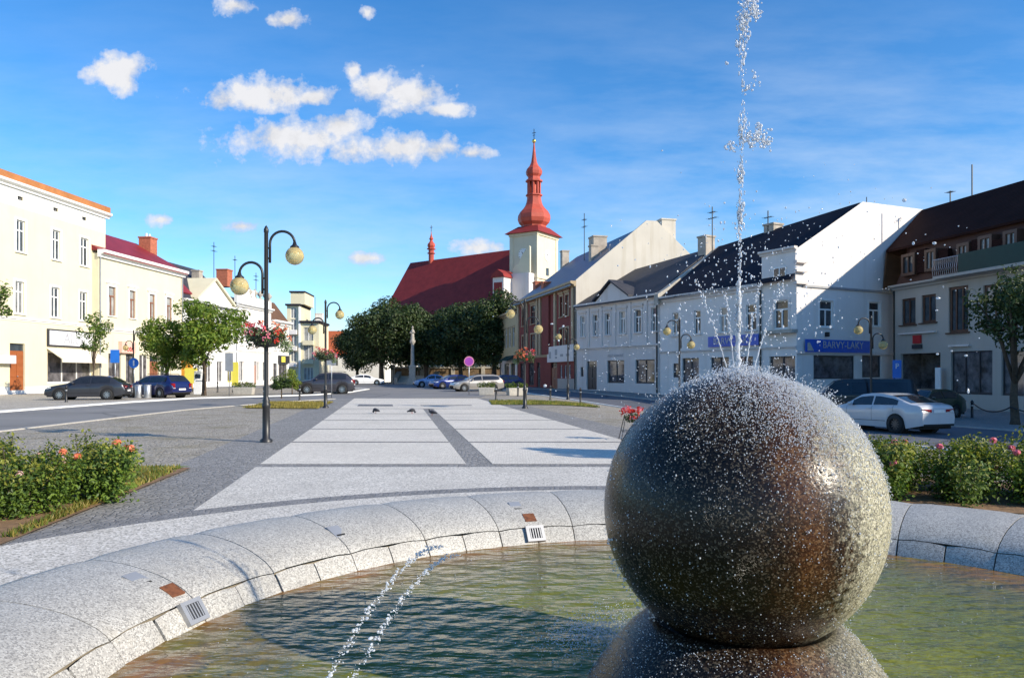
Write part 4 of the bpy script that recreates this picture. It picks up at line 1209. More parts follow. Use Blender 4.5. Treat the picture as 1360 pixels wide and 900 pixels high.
# --- white corner house with the blue signs
w_ = B('white_corner_house', 'white corner house with blue paint shop signs and a big plain gable half in sun', (12.0, 61.0), DR, gz(15, 54))
Lw = w_.u(1058)
bx0 = w_.u(1013)
for (x0, x1) in ((892.5, 901.5), (921, 931), (955, 967), (990, 1005)):
    w_.window((w_.u(x0)+0.05, w_.u(x1)-0.05, 4.9, 6.7), 'tee', 'fr_white', 'glass', None, 'white2')
w_.window((w_.u(1028), w_.u(1047), 4.9, 6.75), 'tee', 'fr_white', 'glass', 'white2', None)
w_.window((w_.u(1029), w_.u(1046), 8.25, 8.95), 'double', 'fr_white', 'glass', 'white2', 'white2', name='attic_window')
w_.shopfront((w_.u(906), w_.u(928), 1.2, 3.1), 'fr_dark'); w_.shopfront((w_.u(944), w_.u(968), 0.6, 3.1), 'fr_dark'); w_.shopfront((w_.u(976), w_.u(1000), 0.6, 3.1), 'fr_dark')
w_.shopfront((w_.u(1022), w_.u(1056), 0.5, 3.05), 'fr_dark')
w_.window((w_.u(894), w_.u(901), 1.6, 2.7), 'single', 'fr_dark', 'glass_shop', name='notice_box')
w_.wall(M['white3'], 0, Lw, -0.7, 7.95, 7.0, back=False)
w_.cornice('white2', 0.3, bx0-0.05, 7.6, 0.45, 0.45)
w_.cornice('white2', 0, Lw, 3.5, 0.22, 0.14, 'string_course')
# risalit carried up above the eaves
m = MB(); m.box(bx0, w_.u(1058)-0.002, -0.10, 2.0, 7.96, 10.0); m.build('attic', M['white3'], w_.e)
w_.op = []
w_.cornice('white2', bx0-0.1, Lw+0.15, 9.85, 0.3, 0.3, 'attic_cornice', -0.1)
w_.box('balcony_slab', 'stone', w_.u(1018), Lw+0.1, -0.55, -0.004, 4.55, 4.78)
m = MB(); m.box(w_.u(1029), w_.u(1046), -0.16, -0.10, 8.25, 8.95); m.build('attic_window', M['fr_white'], w_.e)
m = MB()
xm = (w_.u(1029)+w_.u(1046))/2
m.box(w_.u(1030)+0.02, xm-0.06, -0.175, -0.161, 8.33, 8.87); m.box(xm+0.06, w_.u(1045)-0.02, -0.175, -0.161, 8.33, 8.87); m.build('attic_pane', M['glass'], w_.e)
# gable end (local x = Lw plane), facing the square
def wg(t, z): return (Lw, t, z)
DG = 26.0
th_ = w_.d; 
# gable plane coordinates: t = depth from the front corner. photo pixel -> t
corner = w_.O + w_.d * Lw; nin = Vector((-w_.d.y, w_.d.x))
def gt(px):
    k = (px - 680) / F; return (k * corner.y - corner.x) / (nin.x - k * nin.y)
def gzv(px, py):
    Yv = corner.y + nin.y * gt(px); return H + (HZ - py) / F * Yv - w_.g
ops = []
def grect(x0, x1, y0, y1): 
    xm = (x0+x1)/2; return (gt(x0), gt(x1), gzv(xm, y1), gzv(xm, y0))
g1 = grect(1088.5, 1106.5, 399, 434); g2 = grect(1154, 1169, 401, 433)
s1 = grect(1080.5, 1135, 472, 503); s2 = grect(1145, 1170, 472, 501)
ops = [g1, g2, s1, s2]
PK = gt(1146); zpk = gzv(1146, 268); zend = gzv(1232, 279); tE = gt(1232); z0c = 10.0
slope_end = zpk + (zend - zpk) * (DG - PK) / (tE - PK)
tt = sorted(set([0, PK, DG] + [v for o in ops for v in o[:2]]))
zs_ = sorted(set([-0.9, 7.6] + [v for o in ops for v in o[2:]]))
m = MB()
for t0, t1 in zip(tt, tt[1:]):
    for q0_, q1_ in zip(zs_, zs_[1:]):
        tm, zm = (t0+t1)/2, (q0_+q1_)/2
        if any(o[0] < tm < o[1] and o[2] < zm < o[3] for o in ops): continue
        m.poly([wg(t0, q0_), wg(t1, q0_), wg(t1, q1_), wg(t0, q1_)])
m.poly([wg(0, 7.6), wg(DG, 7.6), wg(DG, slope_end), wg(PK, zpk), wg(0, z0c)])
for (t0, t1, q0_, q1_) in ops:
    rv = 0.2
    for A_, B_ in (((t0, q0_), (t1, q0_)), ((t1, q0_), (t1, q1_)), ((t1, q1_), (t0, q1_)), ((t0, q1_), (t0, q0_))):
        m.poly([(Lw, A_[0], A_[1]), (Lw, B_[0], B_[1]), (Lw-rv, B_[0], B_[1]), (Lw-rv, A_[0], A_[1])])
m.box(0, Lw-0.4, DG-0.1, DG, -0.9, 7.6); m.box(0.0, 0.1, 7.0, DG, -0.9, 7.6)
m.build('gable_wall', M['white3'], w_.e)
def gwin(r, style, fr, glass, nm):
    t0, t1, q0_, q1_ = r; m = MB(); f = 0.08; x0, x1 = Lw-0.16, Lw-0.09
    m.box(x0, x1, t0, t0+f, q0_, q1_); m.box(x0, x1, t1-f, t1, q0_, q1_); m.box(x0, x1, t0+f, t1-f, q0_, q0_+f); m.box(x0, x1, t0+f, t1-f, q1_-f, q1_)
    if style == 'tee':
        zt = q0_+(q1_-q0_)*0.66; m.box(x0, x1+0.01, t0+f, t1-f, zt-0.05, zt+0.05); tm = (t0+t1)/2; m.box(x0, x1+0.008, tm-0.05, tm+0.05, q0_+f, zt-0.05)
        m.box(Lw-0.05, Lw+0.03, t0-0.12, t0-0.002, q0_-0.1, q1_+0.12); m.box(Lw-0.05, Lw+0.03, t1+0.002, t1+0.12, q0_-0.1, q1_+0.12)
        m.box(Lw-0.05, Lw+0.03, t0-0.002, t1+0.002, q1_+0.002, q1_+0.12); m.box(Lw-0.05, Lw+0.08, t0-0.002, t1+0.002, q0_-0.1, q0_-0.002)
    o = m.build(nm, M[fr], w_.e)
    m = MB(); m.box(x0+0.02, x0+0.03, t0+0.01, t1-0.01, q0_+0.01, q1_-0.01); m.build('pane', M[glass], o)
gwin(g1, 'tee', 'fr_white', 'glass', 'window'); gwin(g2, 'tee', 'fr_white', 'glass', 'window')
gwin(s1, 'shop', 'fr_dark', 'glass_shop', 'shop_window'); gwin(s2, 'shop', 'fr_dark', 'glass_shop', 'shop_window')
m = MB(); m.box(Lw+0.002, Lw+0.10, 0.5, DG, gzv(1120, 385), gzv(1120, 385)+0.14); m.build('string_course', M['greymetal'], w_.e)
m = MB(); m.box(Lw+0.002, Lw+0.12, 0, gt(1186), gzv(1120, 470.5), gzv(1120, 470.5)+0.2); m.build('string_course', M['white2'], w_.e)
for zq in (gzv(1058, 346), gzv(1058, 358), gzv(1058, 374)):
    m = MB(); m.box(Lw+0.002, Lw+0.28, -0.3, 0.75, zq-0.16, zq); m.build('cornice_return', M['white2'], w_.e)
sA = grect(1067, 1152, 451.5, 468)
m = MB(); m.box(Lw+0.13, Lw+0.20, sA[0], sA[1], sA[2], sA[3]); sg = m.build('shop_sign', M['blue_sign'], w_.e)
zc_ = (sA[2]+sA[3])/2
text('lettering', 'BARVY-LAKY', (sA[3]-sA[2])*0.80, M['grey_letter'], sg, (Lw+0.215, sA[0]+(sA[1]-sA[0])*0.57, zc_+0.06), (PI/2, 0, PI/2), sx=1.05)
m = MB(); m.prism([(Lw+0.205, sA[0]+0.15, sA[2]+0.08), (Lw+0.205, sA[0]+0.75, sA[2]+0.08), (Lw+0.205, sA[0]+0.35, sA[3]-0.2), (Lw+0.205, sA[0]+0.15, sA[3]-0.25)], (0.008, 0, 0)); m.build('sign_emblem', M['concrete'], sg)
sB = w_.rect(943, 1010, 455, 472)
m = MB(); m.box(sB[0], sB[1], -0.2, -0.145, 3.85, 4.62); sg = m.build('shop_sign', M['blue_sign'], w_.e)
text('lettering', 'BARVY-LAKY', 0.66, M['grey_letter'], sg, ((sB[0]+sB[1])/2, -0.215, 4.23), (PI/2, 0, 0))
# roof: ruled slab between eaves and the ridge line, and the long rear slope
m = MB()
e0, e1 = (0.35, -0.45, 7.8), (Lw-0.05, -0.45, 8.0)
r0, r1 = (0.35, 6.0, 12.5-w_.g*0), (Lw-0.3, PK, zpk-0.12)
bk0, bk1 = (0.35, DG, 11.2), (Lw-0.3, DG, slope_end-0.15)
m.prism([e0, (bx0-0.05, -0.45, 7.9), (bx0-0.05, 2.0, 8.0+(zpk-8.1)*2.4/PK*0.8), r1, r0], (0, 0, 0.12)) if False else None
n_ = 14
for i in range(n_):
    f0, f1 = i/n_, (i+1)/n_
    E = lambda f: Vector(e0).lerp(Vector(e1), f); Q = lambda f: Vector(r0).lerp(Vector(r1), f); K = lambda f: Vector(bk0).lerp(Vector(bk1), f)
    m.prism([E(f0), E(f1), Q(f1), Q(f0)], (0, 0, 0.12)); m.prism([Q(f0), Q(f1), K(f1), K(f0)], (0, 0, 0.12))
rf = m.build('roof', M['roof_dark'], w_.e)
# pale fire wall between the two roofs
m = MB(); m.prism([(-0.15, -0.5, 7.4), (-0.15, -0.5, 8.3), (-0.15, 0.3, 8.75), (-0.15, 6.4, 12.75), (-0.15, 6.4, 11.8)], (0.5, 0, 0)); m.build('fire_wall', M['stone'], w_.e)
for px, tdp, z1_ in ((1027, 6.5, 13.6), (938, 5.5, 13.6)):
    w_.chimney('chim_grey', w_.u(px, tdp), tdp, 11.0, z1_, 1.0, rf)
w_.antenna(w_.u(946, 5), 5.0, 12.0, 15.8); w_.antenna(w_.u(1020, 6), 6.0, 12.0, 14.6, ((0.8, 0.4),))
m = MB(); m.tube([(Lw-1.5, gt(1176), zpk-0.4), (Lw-1.5, gt(1176), zpk+0.9)], 0.03, 6); m.build('antenna', M['iron'], w_.e)
w_.downpipe(w_.u(1011), -0.4, 7.6, mat='iron')
m = MB(); m.tube([(Lw+0.14, gt(1185.5), -0.6), (Lw+0.14, gt(1185.5), gzv(1185, 385))], 0.075, 8); m.build('downpipe', M['iron'], w_.e)
m = MB(); m.box(Lw+0.002, Lw+0.2, gt(1097)-0.12, gt(1097)+0.12, gzv(1097, 444)-0.15, gzv(1097, 444)+0.15); m.build('wall_box', M['iron'], w_.e)

# --- brown mansard house on the right edge
O5 = (26.15, 51.4)
q_ = B('mansard_house', 'beige house with a deep dark brown mansard roof, brown windows and a balcony', O5, (0.2, -1.0), gz(25, 48) + 0.05)
Lq = 37.0
for (x0, x1, y0, y1) in ((1197.5, 1216, 396, 431), (1224, 1243, 391, 428)):
    r = q_.rect(x0, x1, y0, y1); q_.window(r, 'double', 'fr_deep', 'glass', None, 'fr_deep', ff=0.14)
r = q_.rect(1260, 1286, 380, 441); q_.window(r, 'triple', 'fr_deep', 'glass', None, 'fr_deep', ff=0.16)
r = q_.rect(1306, 1352, 376, 436); q_.window(r, 'triple', 'fr_deep', 'glass_curtained', None, 'fr_deep', ff=0.14)
for k in range(4):
    x = q_.u(1360) + 2.0 + k*6.2
    q_.window((x, x+2.4, 4.2, 6.5), 'triple', 'fr_deep', 'glass', None, 'fr_deep', ff=0.14)
    q_.shopfront((x-0.4, x+3.2, 0.6, 3.0), 'fr_deep', n=3)
ent = (q_.u(1196), q_.u(1249), 0.05, q_.z(1222, 469))
q_.shopfront((q_.u(1263), q_.u(1318), 0.75, q_.z(1290, 466)), 'fr_dark', n=3)
q_.shopfront((q_.u(1330), q_.u(1360), 0.75, q_.z(1340, 466)), 'fr_dark', n=2)
q_.hole(ent)
ZE = q_.z(1185, 386); ZK = q_.z(1200, 327)
q_.wall(M['beige'], 0, Lq, -0.6, ZE, 11)
m = MB(); m.box(ent[0]-0.1, ent[1]+0.1, 1.6, 1.7, 0, ent[3]+0.2); m.box(ent[0]-0.2, ent[0]-0.004, 0.21, 1.6, 0, ent[3]); m.box(ent[1]+0.004, ent[1]+0.2, 0.21, 1.6, 0, ent[3]); m.box(ent[0]-0.2, ent[1]+0.2, 0.21, 1.7, ent[3]+0.004, ent[3]+0.1)
o = m.build('entrance_recess', M['glass_shop'], q_.e)
m = MB(); m.box((ent[0]+ent[1])/2-0.2, ent[1]-0.3, 1.5, 1.59, 1.4, 2.5); m.build('entrance_poster', M['redr'], o)
q_.cornice('beige', -0.1, Lq+0.2, ZE-0.02, 0.3, 0.5, 'gutter')
# timber storey set back a little, then the dark slope
t0w, t1w = [], []
m = MB()
zb_, yb_ = ZE + 0.27, -0.15
yk = 0.55
m.prism([(0.25, yb_, zb_), (Lq, yb_, zb_), (Lq, yk, ZK), (0.9, yk, ZK)], (0, 0.25, 0)); m.build('timber_front', M['timber'], q_.e)
RY = 4.3; ZR = q_.z(1240, 277, RY)
def xg(y):
    """local x where the white gable plane crosses depth y of this house"""
    nq = Vector((-q_.d.y, q_.d.x)); P0 = q_.O + nq*y
    # P0 + d*x = corner + nin*t
    dd = q_.d; rhs = corner - P0
    det = dd.x*(-nin.y) - dd.y*(-nin.x)
    return (rhs.x*(-nin.y) - rhs.y*(-nin.x)) / det + 0.03
m = MB(); hip = xg(RY) - 0.6
m.prism([(xg(yk-0.35)+0.25, yk-0.35, ZK-0.12), (Lq+0.1, yk-0.35, ZK-0.12), (Lq+0.1, RY, ZR), (hip+0.6, RY, ZR)], (0, 0, 0.15))
m.prism([(Lq+0.1, 11.2, ZK-2.5), (xg(11.2), 11.2, ZK-2.5), (hip+0.6, RY, ZR), (Lq+0.1, RY, ZR)], (0, 0, 0.15))
rf = m.build('roof', M['roof_brown'], q_.e)
m = MB(); m.prism([(xg(0.1), 0.1, zb_), (xg(yk-0.3)+0.2, yk-0.3, ZK-0.05), (hip+0.62, RY, ZR-0.03), (xg(11.0)+0.2, 11.0, ZK-2.4), (xg(11.0), 11.0, zb_)], (0.12, 0, 0)); m.build('hipped_end', M['timber_tan'], q_.e)
m = MB(); m.prism([(0.25, -0.16, zb_), (0.9, yk-0.01, ZK), (0.05, 0.9, ZK), (0.0, 0.5, zb_)], (0, 0.1, 0)); m.build('corner_boarding', M['timber'], q_.e)
m = MB(); m.prism([(Lq, 0, ZE), (Lq, 11, ZE), (Lq, 11, ZK-2.5), (Lq, RY, ZR), (Lq, yk-0.3, ZK-0.1)], (-0.15, 0, 0)); m.build('side_wall', M['beige'], q_.e)
for (x0, x1, y0, y1, gl) in ((1203, 1218, 339, 364, 'glass'), (1234, 1246, 333, 358, 'glass_curtained'), (1277, 1290, 325, 349, 'glass_curtained'), (1304, 1319, 315, 335, 'glass_curtained'), (1338, 1353, 308, 331, 'glass_curtained')):
    xm = (x0+x1)/2; ua, ub, za, zb2 = q_.u(x0), q_.u(x1), q_.z(xm, y1), q_.z(xm, y0)
    m = MB(); yw = yb_ + (yk-yb_)*((za+zb2)/2-zb_)/(ZK-zb_) - 0.42
    f = 0.09
    m.box(ua-0.1, ua+f, yw-0.05, yw+0.6, za-0.1, zb2+0.1); m.box(ub-f, ub+0.1, yw-0.05, yw+0.6, za-0.1, zb2+0.1); m.box(ua+f, ub-f, yw-0.05, yw+0.6, za-0.1, za+f); m.box(ua+f, ub-f, yw-0.05, yw+0.6, zb2-f, zb2+0.1)
    xm2 = (ua+ub)/2; m.box(xm2-0.04, xm2+0.04, yw-0.03, yw+0.05, za+f, zb2-f)
    o = m.build('dormer_window', M['fr_deep'], q_.e)
    m = MB(); m.box(ua+f+0.003, ub-f-0.003, yw+0.06, yw+0.08, za+f+0.003, zb2-f-0.003); m.build('pane', M[gl], o)
for (x0, x1) in ((1220, 1232), (1249, 1262), (1293, 1303), (1321, 1336)):      # open dark shutters between the windows
    m = MB(); xm = (x0+x1)/2; m.box(q_.u(x0), q_.u(x1), yb_-0.02, yb_+0.3, q_.z(xm, 362 if x0 < 1260 else 345), q_.z(xm, 331 if x0 < 1260 else 318)); m.build('shutter', M['roof_brown'], q_.e)
# balcony
bz = ZE + 0.30; b0, b1, b2 = q_.u(1258), q_.u(1292.5), q_.u(1372)
m = MB(); m.box(b0, b2+4, -1.05, -0.17, bz-0.17, bz); bal = m.build('balcony', M['beige'], q_.e)
m = MB(); m.tube([(b0, -1.0, bz+1.02), (b1, -1.0, bz+1.02)], 0.03, 6)
k = b0
while k < b1:
    m.tube([(k, -1.0, bz), (k+0.02, -1.09, bz+0.35), (k, -1.0, bz+0.7), (k, -1.0, bz+1.02)], 0.016, 5); k += 0.16
m.build('railing', M['steel'], bal)
m = MB(); m.box(b1, b2+4, -1.04, -1.0, bz, bz+1.1); m.build('canvas_screen', M['green_panel'], bal)
x = q_.u(1219)
m = MB(); m.box(x-0.35, x+0.35, -0.12, -0.004, q_.z(1219, 456), q_.z(1219, 445)); sg = m.build('house_sign', M['red_sign'], q_.e)
m = MB(); m.box(x-0.42, x+0.42, -0.12, -0.004, q_.z(1219, 463), q_.z(1219, 457.5)); m.build('house_sign', M['fr_dark'], q_.e)
m = MB(); m.box(q_.u(1196), q_.u(1245), -0.22, -0.004, q_.z(1219, 443), q_.z(1219, 441)); m.build('ledge', M['white2'], q_.e)
m = MB(); m.box(q_.u(1263), q_.u(1290), -0.22, -0.004, q_.z(1277, 460), q_.z(1277, 457.5)); m.build('ledge', M['white2'], q_.e)
m = MB(); m.box(q_.u(1251), q_.u(1258), -0.5, -0.42, 0.3, q_.z(1254, 488)); m.build('pillar_sign', M['white_paint'], q_.e)
q_.antenna(q_.u(1262, RY), RY, ZR, ZR+0.9, ((0.9, 0.25),)); q_.antenna(q_.u(1291, RY), RY, ZR, ZR+2.2, ())
# ------------------------------------------------------------------ church
M['tower'] = plaster('tower_render', (0.64, 0.585, 0.44), 0.5)
M['clockface'] = plain('clock_face', (0.80, 0.80, 0.78), 0.4)
kx = (150 - 0) ; KO = Vector((4.95, 150.0))
uL = Vector((-0.84, 0.545)).normalized()      # along the nave, away to the left
uR = Vector((0.545, 0.84)).normalized()
# frame: x along the nave side (from far left to tower corner), y inwards
church = empty('church', (KO.x, KO.y, 0), math.atan2(-uL.y, -uL.x), 'old church with a long dark red roof, cream clock tower and red onion spire', 'church')
# local: x = 0 at tower corner, negative to the left along the nave; y = inwards (uR)
TW, TD = 6.3, 8.2
m = MB(); m.box(-TW, 0, 0, TD, 0, 29.6); m.build('tower', M['tower'], church)
m = MB()
for zz, h_ in ((29.3, 0.55), (20.6, 0.3), (14.5, 0.3)):
    m.box(-TW-0.25, 0.25, -0.25, TD+0.25, zz, zz+h_)
for (xa, xb, ya, yb) in ((-TW-0.12, -TW+0.7, -0.12, 0.7), (-0.7, 0.12, -0.12, 0.7), (-0.7, 0.12, TD-0.7, TD+0.12)):
    m.box(xa, xb, ya, yb, 0, 29.3)
m.build('cornice', M['tower'], church)
cxm, cym = -TW/2, TD/2
m = MB()
ra = [(-TW-0.9, -0.9), (0.9, -0.9), (0.9, TD+0.9), (-TW-0.9, TD+0.9)]
rb = [(cxm-2.3, cym-2.4), (cxm+2.3, cym-2.4), (cxm+2.3, cym+2.4), (cxm-2.3, cym+2.4)]
for i in range(4):
    j = (i+1) % 4
    m.poly([(*ra[i], 29.86), (*ra[j], 29.86), (*rb[j], 31.6), (*rb[i], 31.6)])
m.poly([(*p, 29.86) for p in ra]); m.build('skirt_roof', M['roof_church'], church)
def oct_(m, prof, c): m.lathe(prof, 8, c, ang_off=PI/8)
m = MB()
oct_(m, [(2.5, 31.4), (2.55, 31.9), (3.15, 32.5), (3.42, 33.3), (3.35, 34.1), (2.9, 34.9), (2.3, 35.5), (1.85, 36.1), (1.6, 36.8), (1.45, 37.6), (1.5, 38.0), (1.75, 38.1), (1.75, 38.35), (1.2, 38.4)], (cxm, cym, 0))
o1 = m.build('onion_dome', M['redpaint'], church)
m = MB()
for k in range(8):
    a = PI/8 + k*PI/4; m.box(cxm+1.15*math.cos(a)-0.2, cxm+1.15*math.cos(a)+0.2, cym+1.15*math.sin(a)-0.2, cym+1.15*math.sin(a)+0.2, 38.35, 41.0)
m.lathe([(0.5, 38.3), (0.5, 41.0)], 8, (cxm, cym, 0))
m.build('lantern', M['redpaint'], church)
m = MB()
oct_(m, [(1.2, 40.9), (1.78, 41.0), (1.78, 41.3), (1.3, 41.5), (1.25, 42.0), (1.62, 42.5), (1.72, 43.1), (1.5, 43.7), (0.95, 44.3), (0.62, 45.0), (0.42, 46.2), (0.26, 47.6), (0.12, 49.0), (0.0, 49.1)], (cxm, cym, 0))
m.build('spire', M['redpaint'], church)
m = MB(); m.ball((cxm, cym, 49.4), 0.42, 12, 8); o = m.build('finial_ball', M['gold'], church, True)
m = MB(); m.tube([(cxm, cym, 49.0), (cxm, cym, 51.9)], 0.07, 6); m.tube([(cxm-0.45, cym, 51.1), (cxm+0.45, cym, 51.1)], 0.06, 6); m.tube([(cxm-0.3, cym, 50.6), (cxm+0.3, cym, 50.6)], 0.05, 6); m.build('cross', M['iron'], o)
for (mat_, ) in ((0,),):
    for side in ('left', 'right'):
        m = MB(); mh = MB()
        zc = 25.6
        for k in range(24):
            a0, a1 = 2*PI*k/24, 2*PI*(k+1)/24
            if side == 'left': f = lambda r, a: (cxm + r*math.cos(a), -0.1, zc + r*math.sin(a))
            else: f = lambda r, a: (0.1, cym + r*math.cos(a), zc + r*math.sin(a))
            m.poly([f(0, 0), f(1.15, a0), f(1.15, a1)])
            if side == 'left': g2 = lambda r, a: (cxm + r*math.cos(a), 0.0, zc + r*math.sin(a))
            else: g2 = lambda r, a: (0.0, cym + r*math.cos(a), zc + r*math.sin(a))
            m.poly([f(1.15, a0), g2(1.15, a0), g2(1.15, a1), f(1.15, a1)])
        ck = m.build('clock', M['clockface'], church)
        for (ang, ln, w) in ((2.2, 0.65, 0.10), (0.9, 0.95, 0.07)):
            dx, dz = math.cos(ang), math.sin(ang)
            q = [(-dz*w, dx*w), (dx*ln-dz*w*0.4, dz*ln+dx*w*0.4), (dx*ln+dz*w*0.4, dz*ln-dx*w*0.4), (dz*w, -dx*w)]
            if side == 'left': mh.poly([(cxm+a, -0.13, zc+b) for a, b in q])
            else: mh.poly([(0.13, cym+a, zc+b) for a, b in q])
        for k in range(12):
            a = k*PI/6
            if side == 'left': mh.box(cxm+0.98*math.cos(a)-0.05, cxm+0.98*math.cos(a)+0.05, -0.14, -0.11, zc+0.98*math.sin(a)-0.07, zc+0.98*math.sin(a)+0.07)
            else: mh.box(0.11, 0.14, cym+0.98*math.cos(a)-0.05, cym+0.98*math.cos(a)+0.05, zc+0.98*math.sin(a)-0.07, zc+0.98*math.sin(a)+0.07)
        mh.build('hands', M['iron'], ck)
m = MB(); m.box(0.06, 0.09, cym-0.5, cym+0.5, 21.5, 23.0); m.box(-4.0, -2.6, -0.09, -0.06, 17.0, 19.8); m.build('window', M['glass'], church)
# nave
NL, ND, RZ = 41.5, 17.0, 28.0
NY = 0.6      # nave front set back from tower face
m = MB(); m.box(-NL, -TW+0.02, NY+0.4, NY+ND, 0, 14.6); m.box(-TW, 14.0, TD+0.02, NY+ND, 0, 13.0); m.build('nave', M['tower'], church)
m = MB(); ym = NY + ND/2 + 0.2
a0, a1 = (-NL-0.6, NY-0.3, 14.3), (-TW-0.02, NY-0.3, 14.3)
r0, r1 = (-NL+0.6, ym, RZ-0.2), (-TW-0.02, ym, RZ+0.5)
b0_, b1_ = (-NL-0.6, NY+ND+0.6, 14.3), (-TW-0.02, NY+ND+0.6, 14.3)
m.prism([a0, a1, r1, r0], (0, 0, 0.2)); m.prism([b1_, b0_, r0, r1], (0, 0, 0.2)); m.prism([b0_, a0, r0], (0, 0, 0.2))
m.prism([(-TW-0.02, TD+0.1, 17.3), (8, TD+0.1, 17.3), (8, ym+3, 20), (-TW-0.02, ym+3, 20)], (0, 0, 0.2))
m.build('nave_roof', M['roof_church'], church)
m = MB()
for i in range(7):
    x = -NL + 4 + i*4.6; m.box(x-0.8, x+0.8, NY+0.36, NY+0.5, 5.5, 11.5)
m.build('window', M['glass'], church)
# ridge turret
tx = -34.5
m = MB()
oct_(m, [(0.65, RZ-0.72), (0.65, RZ+1.58), (0.99, RZ+1.66), (0.99, RZ+1.80), (0.69, RZ+1.87), (0.67, RZ+2.59), (1.07, RZ+2.66), (1.07, RZ+2.84), (0.69, RZ+2.95), (0.95, RZ+3.46), (0.90, RZ+3.89), (0.52, RZ+4.32), (0.30, RZ+4.75), (0.53, RZ+5.11), (0.30, RZ+5.54), (0.12, RZ+6.19), (0.04, RZ+6.91), (0.00, RZ+6.98)], (tx, ym, 0))
o = m.build('ridge_turret', M['redpaint'], church)
m = MB(); m.tube([(tx, ym, RZ+6.8), (tx, ym, RZ+8.3)], 0.07, 5); m.tube([(tx-0.4, ym, RZ+7.8), (tx+0.4, ym, RZ+7.8)], 0.06, 5); m.build('cross', M['iron'], o)
# small gabled chapel front with a scrolled gable, at the foot of the tower
m = MB(); m.box(-7.2, -4.6, -5.0, 0.0, 0, 20.6); m.box(-4.6, -0.5, -2.2, -0.01, 0, 21.5)
ch_ = m.build('side_chapel', M['white2'], church)
m = MB(); m.prism([(-7.6, -5.3, 20.6), (-4.3, -5.3, 20.6), (-4.6, -5.3, 21.3), (-5.9, -5.3, 22.2), (-7.2, -5.3, 21.3)], (0, 5.2, 0)); m.build('chapel_roof', M['roof_church'], ch_)
m = MB(); m.box(-6.9, -5.0, -5.08, -5.01, 15.0, 19.6); m.build('chapel_window', M['roof_church'], ch_)
m = MB()
sc = [(-4.5, 21.5), (-4.3, 22.6), (-3.7, 23.2), (-3.0, 23.4), (-2.6, 24.4), (-2.0, 25.4), (-1.3, 26.0), (-0.6, 26.8), (-0.4, 26.6), (-0.4, 21.5)]
m.prism([(x, -2.0, z) for x, z in sc], (0, 0.4, 0)); m.build('scrolled_gable', M['cream'], ch_)
m = MB(); m.prism([(1.0, -1.5, 17.0), (6.5, -1.5, 17.0), (6.5, 3.0, 18.6), (1.0, 3.0, 18.6)], (0, 0, 0.3)); m.box(1.2, 6.3, -1.2, 3.0, 0, 17.0); m.build('vestry', M['roof_church'], church)

# churchyard wall, steps and Marian column
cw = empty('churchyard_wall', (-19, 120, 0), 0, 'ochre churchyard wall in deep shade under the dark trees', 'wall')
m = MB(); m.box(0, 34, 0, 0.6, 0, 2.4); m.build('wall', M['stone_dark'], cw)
m = MB(); m.box(-0.2, 34.2, -0.15, 0.75, 2.402, 2.65)
for i in range(8): m.box(i*4.8-0.3, i*4.8+0.3, -0.2, 0.8, 0, 2.9)
m.build('coping', M['stone'], cw)
st = empty('stone_steps', (-17.2, 113, 0), 0, 'stone steps with a small balustrade leading up to the churchyard', 'steps')
m = MB()
for i in range(7): m.box(0, 5.2, i*0.5, 4.2, i*0.17, (i+1)*0.17)
m.build('steps', M['concrete'], st)
m = MB(); m.prism([(5.2, 0, 0), (5.9, 0, 0), (5.9, 0, 0.9), (5.2, 0, 0.9)], (0, 4.2, 1.0)); m.prism([(-0.7, 0, 0), (-0.01, 0, 0), (-0.01, 0, 0.9), (-0.7, 0, 0.9)], (0, 4.2, 1.0)); m.build('cheek_wall', M['stone'], st)
m = MB()
m.box(1.0, 4.4, 4.3, 4.55, 2.1, 2.3); m.box(1.0, 4.4, 4.3, 4.55, 1.19, 1.3)
for i in range(8): m.lathe([(0.07, 1.3), (0.12, 1.55), (0.07, 1.9), (0.08, 2.1)], 8, (1.2+i*0.43, 4.42, 0))
m.build('balustrade', M['stone'], st)
mc = empty('marian_column', (-14.2, 107.5, 0), 0, 'tall pale stone column with a statue on top, in front of the dark trees', 'monument')
m = MB(); m.box(-0.95, 0.95, -0.95, 0.95, 0, 0.4); m.box(-0.75, 0.75, -0.75, 0.75, 0.4, 1.0); m.box(-0.5, 0.5, -0.5, 0.5, 1.0, 2.6); m.box(-0.62, 0.62, -0.62, 0.62, 2.6, 2.85); m.build('pedestal', M['stone'], mc)
m = MB(); m.lathe([(0.42, 2.85), (0.34, 3.05), (0.33, 3.2), (0.27, 6.0), (0.27, 6.1), (0.45, 6.25), (0.5, 6.5), (0.5, 6.65), (0, 6.65)], 14); m.build('shaft', M['stone'], mc, True)
m = MB(); m.lathe([(0.34, 6.65), (0.36, 6.9), (0.30, 7.4), (0.24, 7.75), (0.30, 8.0), (0.25, 8.2), (0.10, 8.32), (0.09, 8.4), (0.15, 8.5), (0.16, 8.62), (0.10, 8.75), (0, 8.8)], 12); m.tube([(-0.25, 0, 8.05), (-0.42, -0.15, 7.7), (-0.1, -0.32, 7.65)], [0.09, 0.08, 0.06], 7); m.tube([(0.25, 0, 8.05), (0.40, -0.15, 7.75), (0.12, -0.32, 7.8)], [0.09, 0.08, 0.06], 7)
m.build('statue', M['stone'], mc, True); mc.scale = (0.82, 0.82, 0.95)

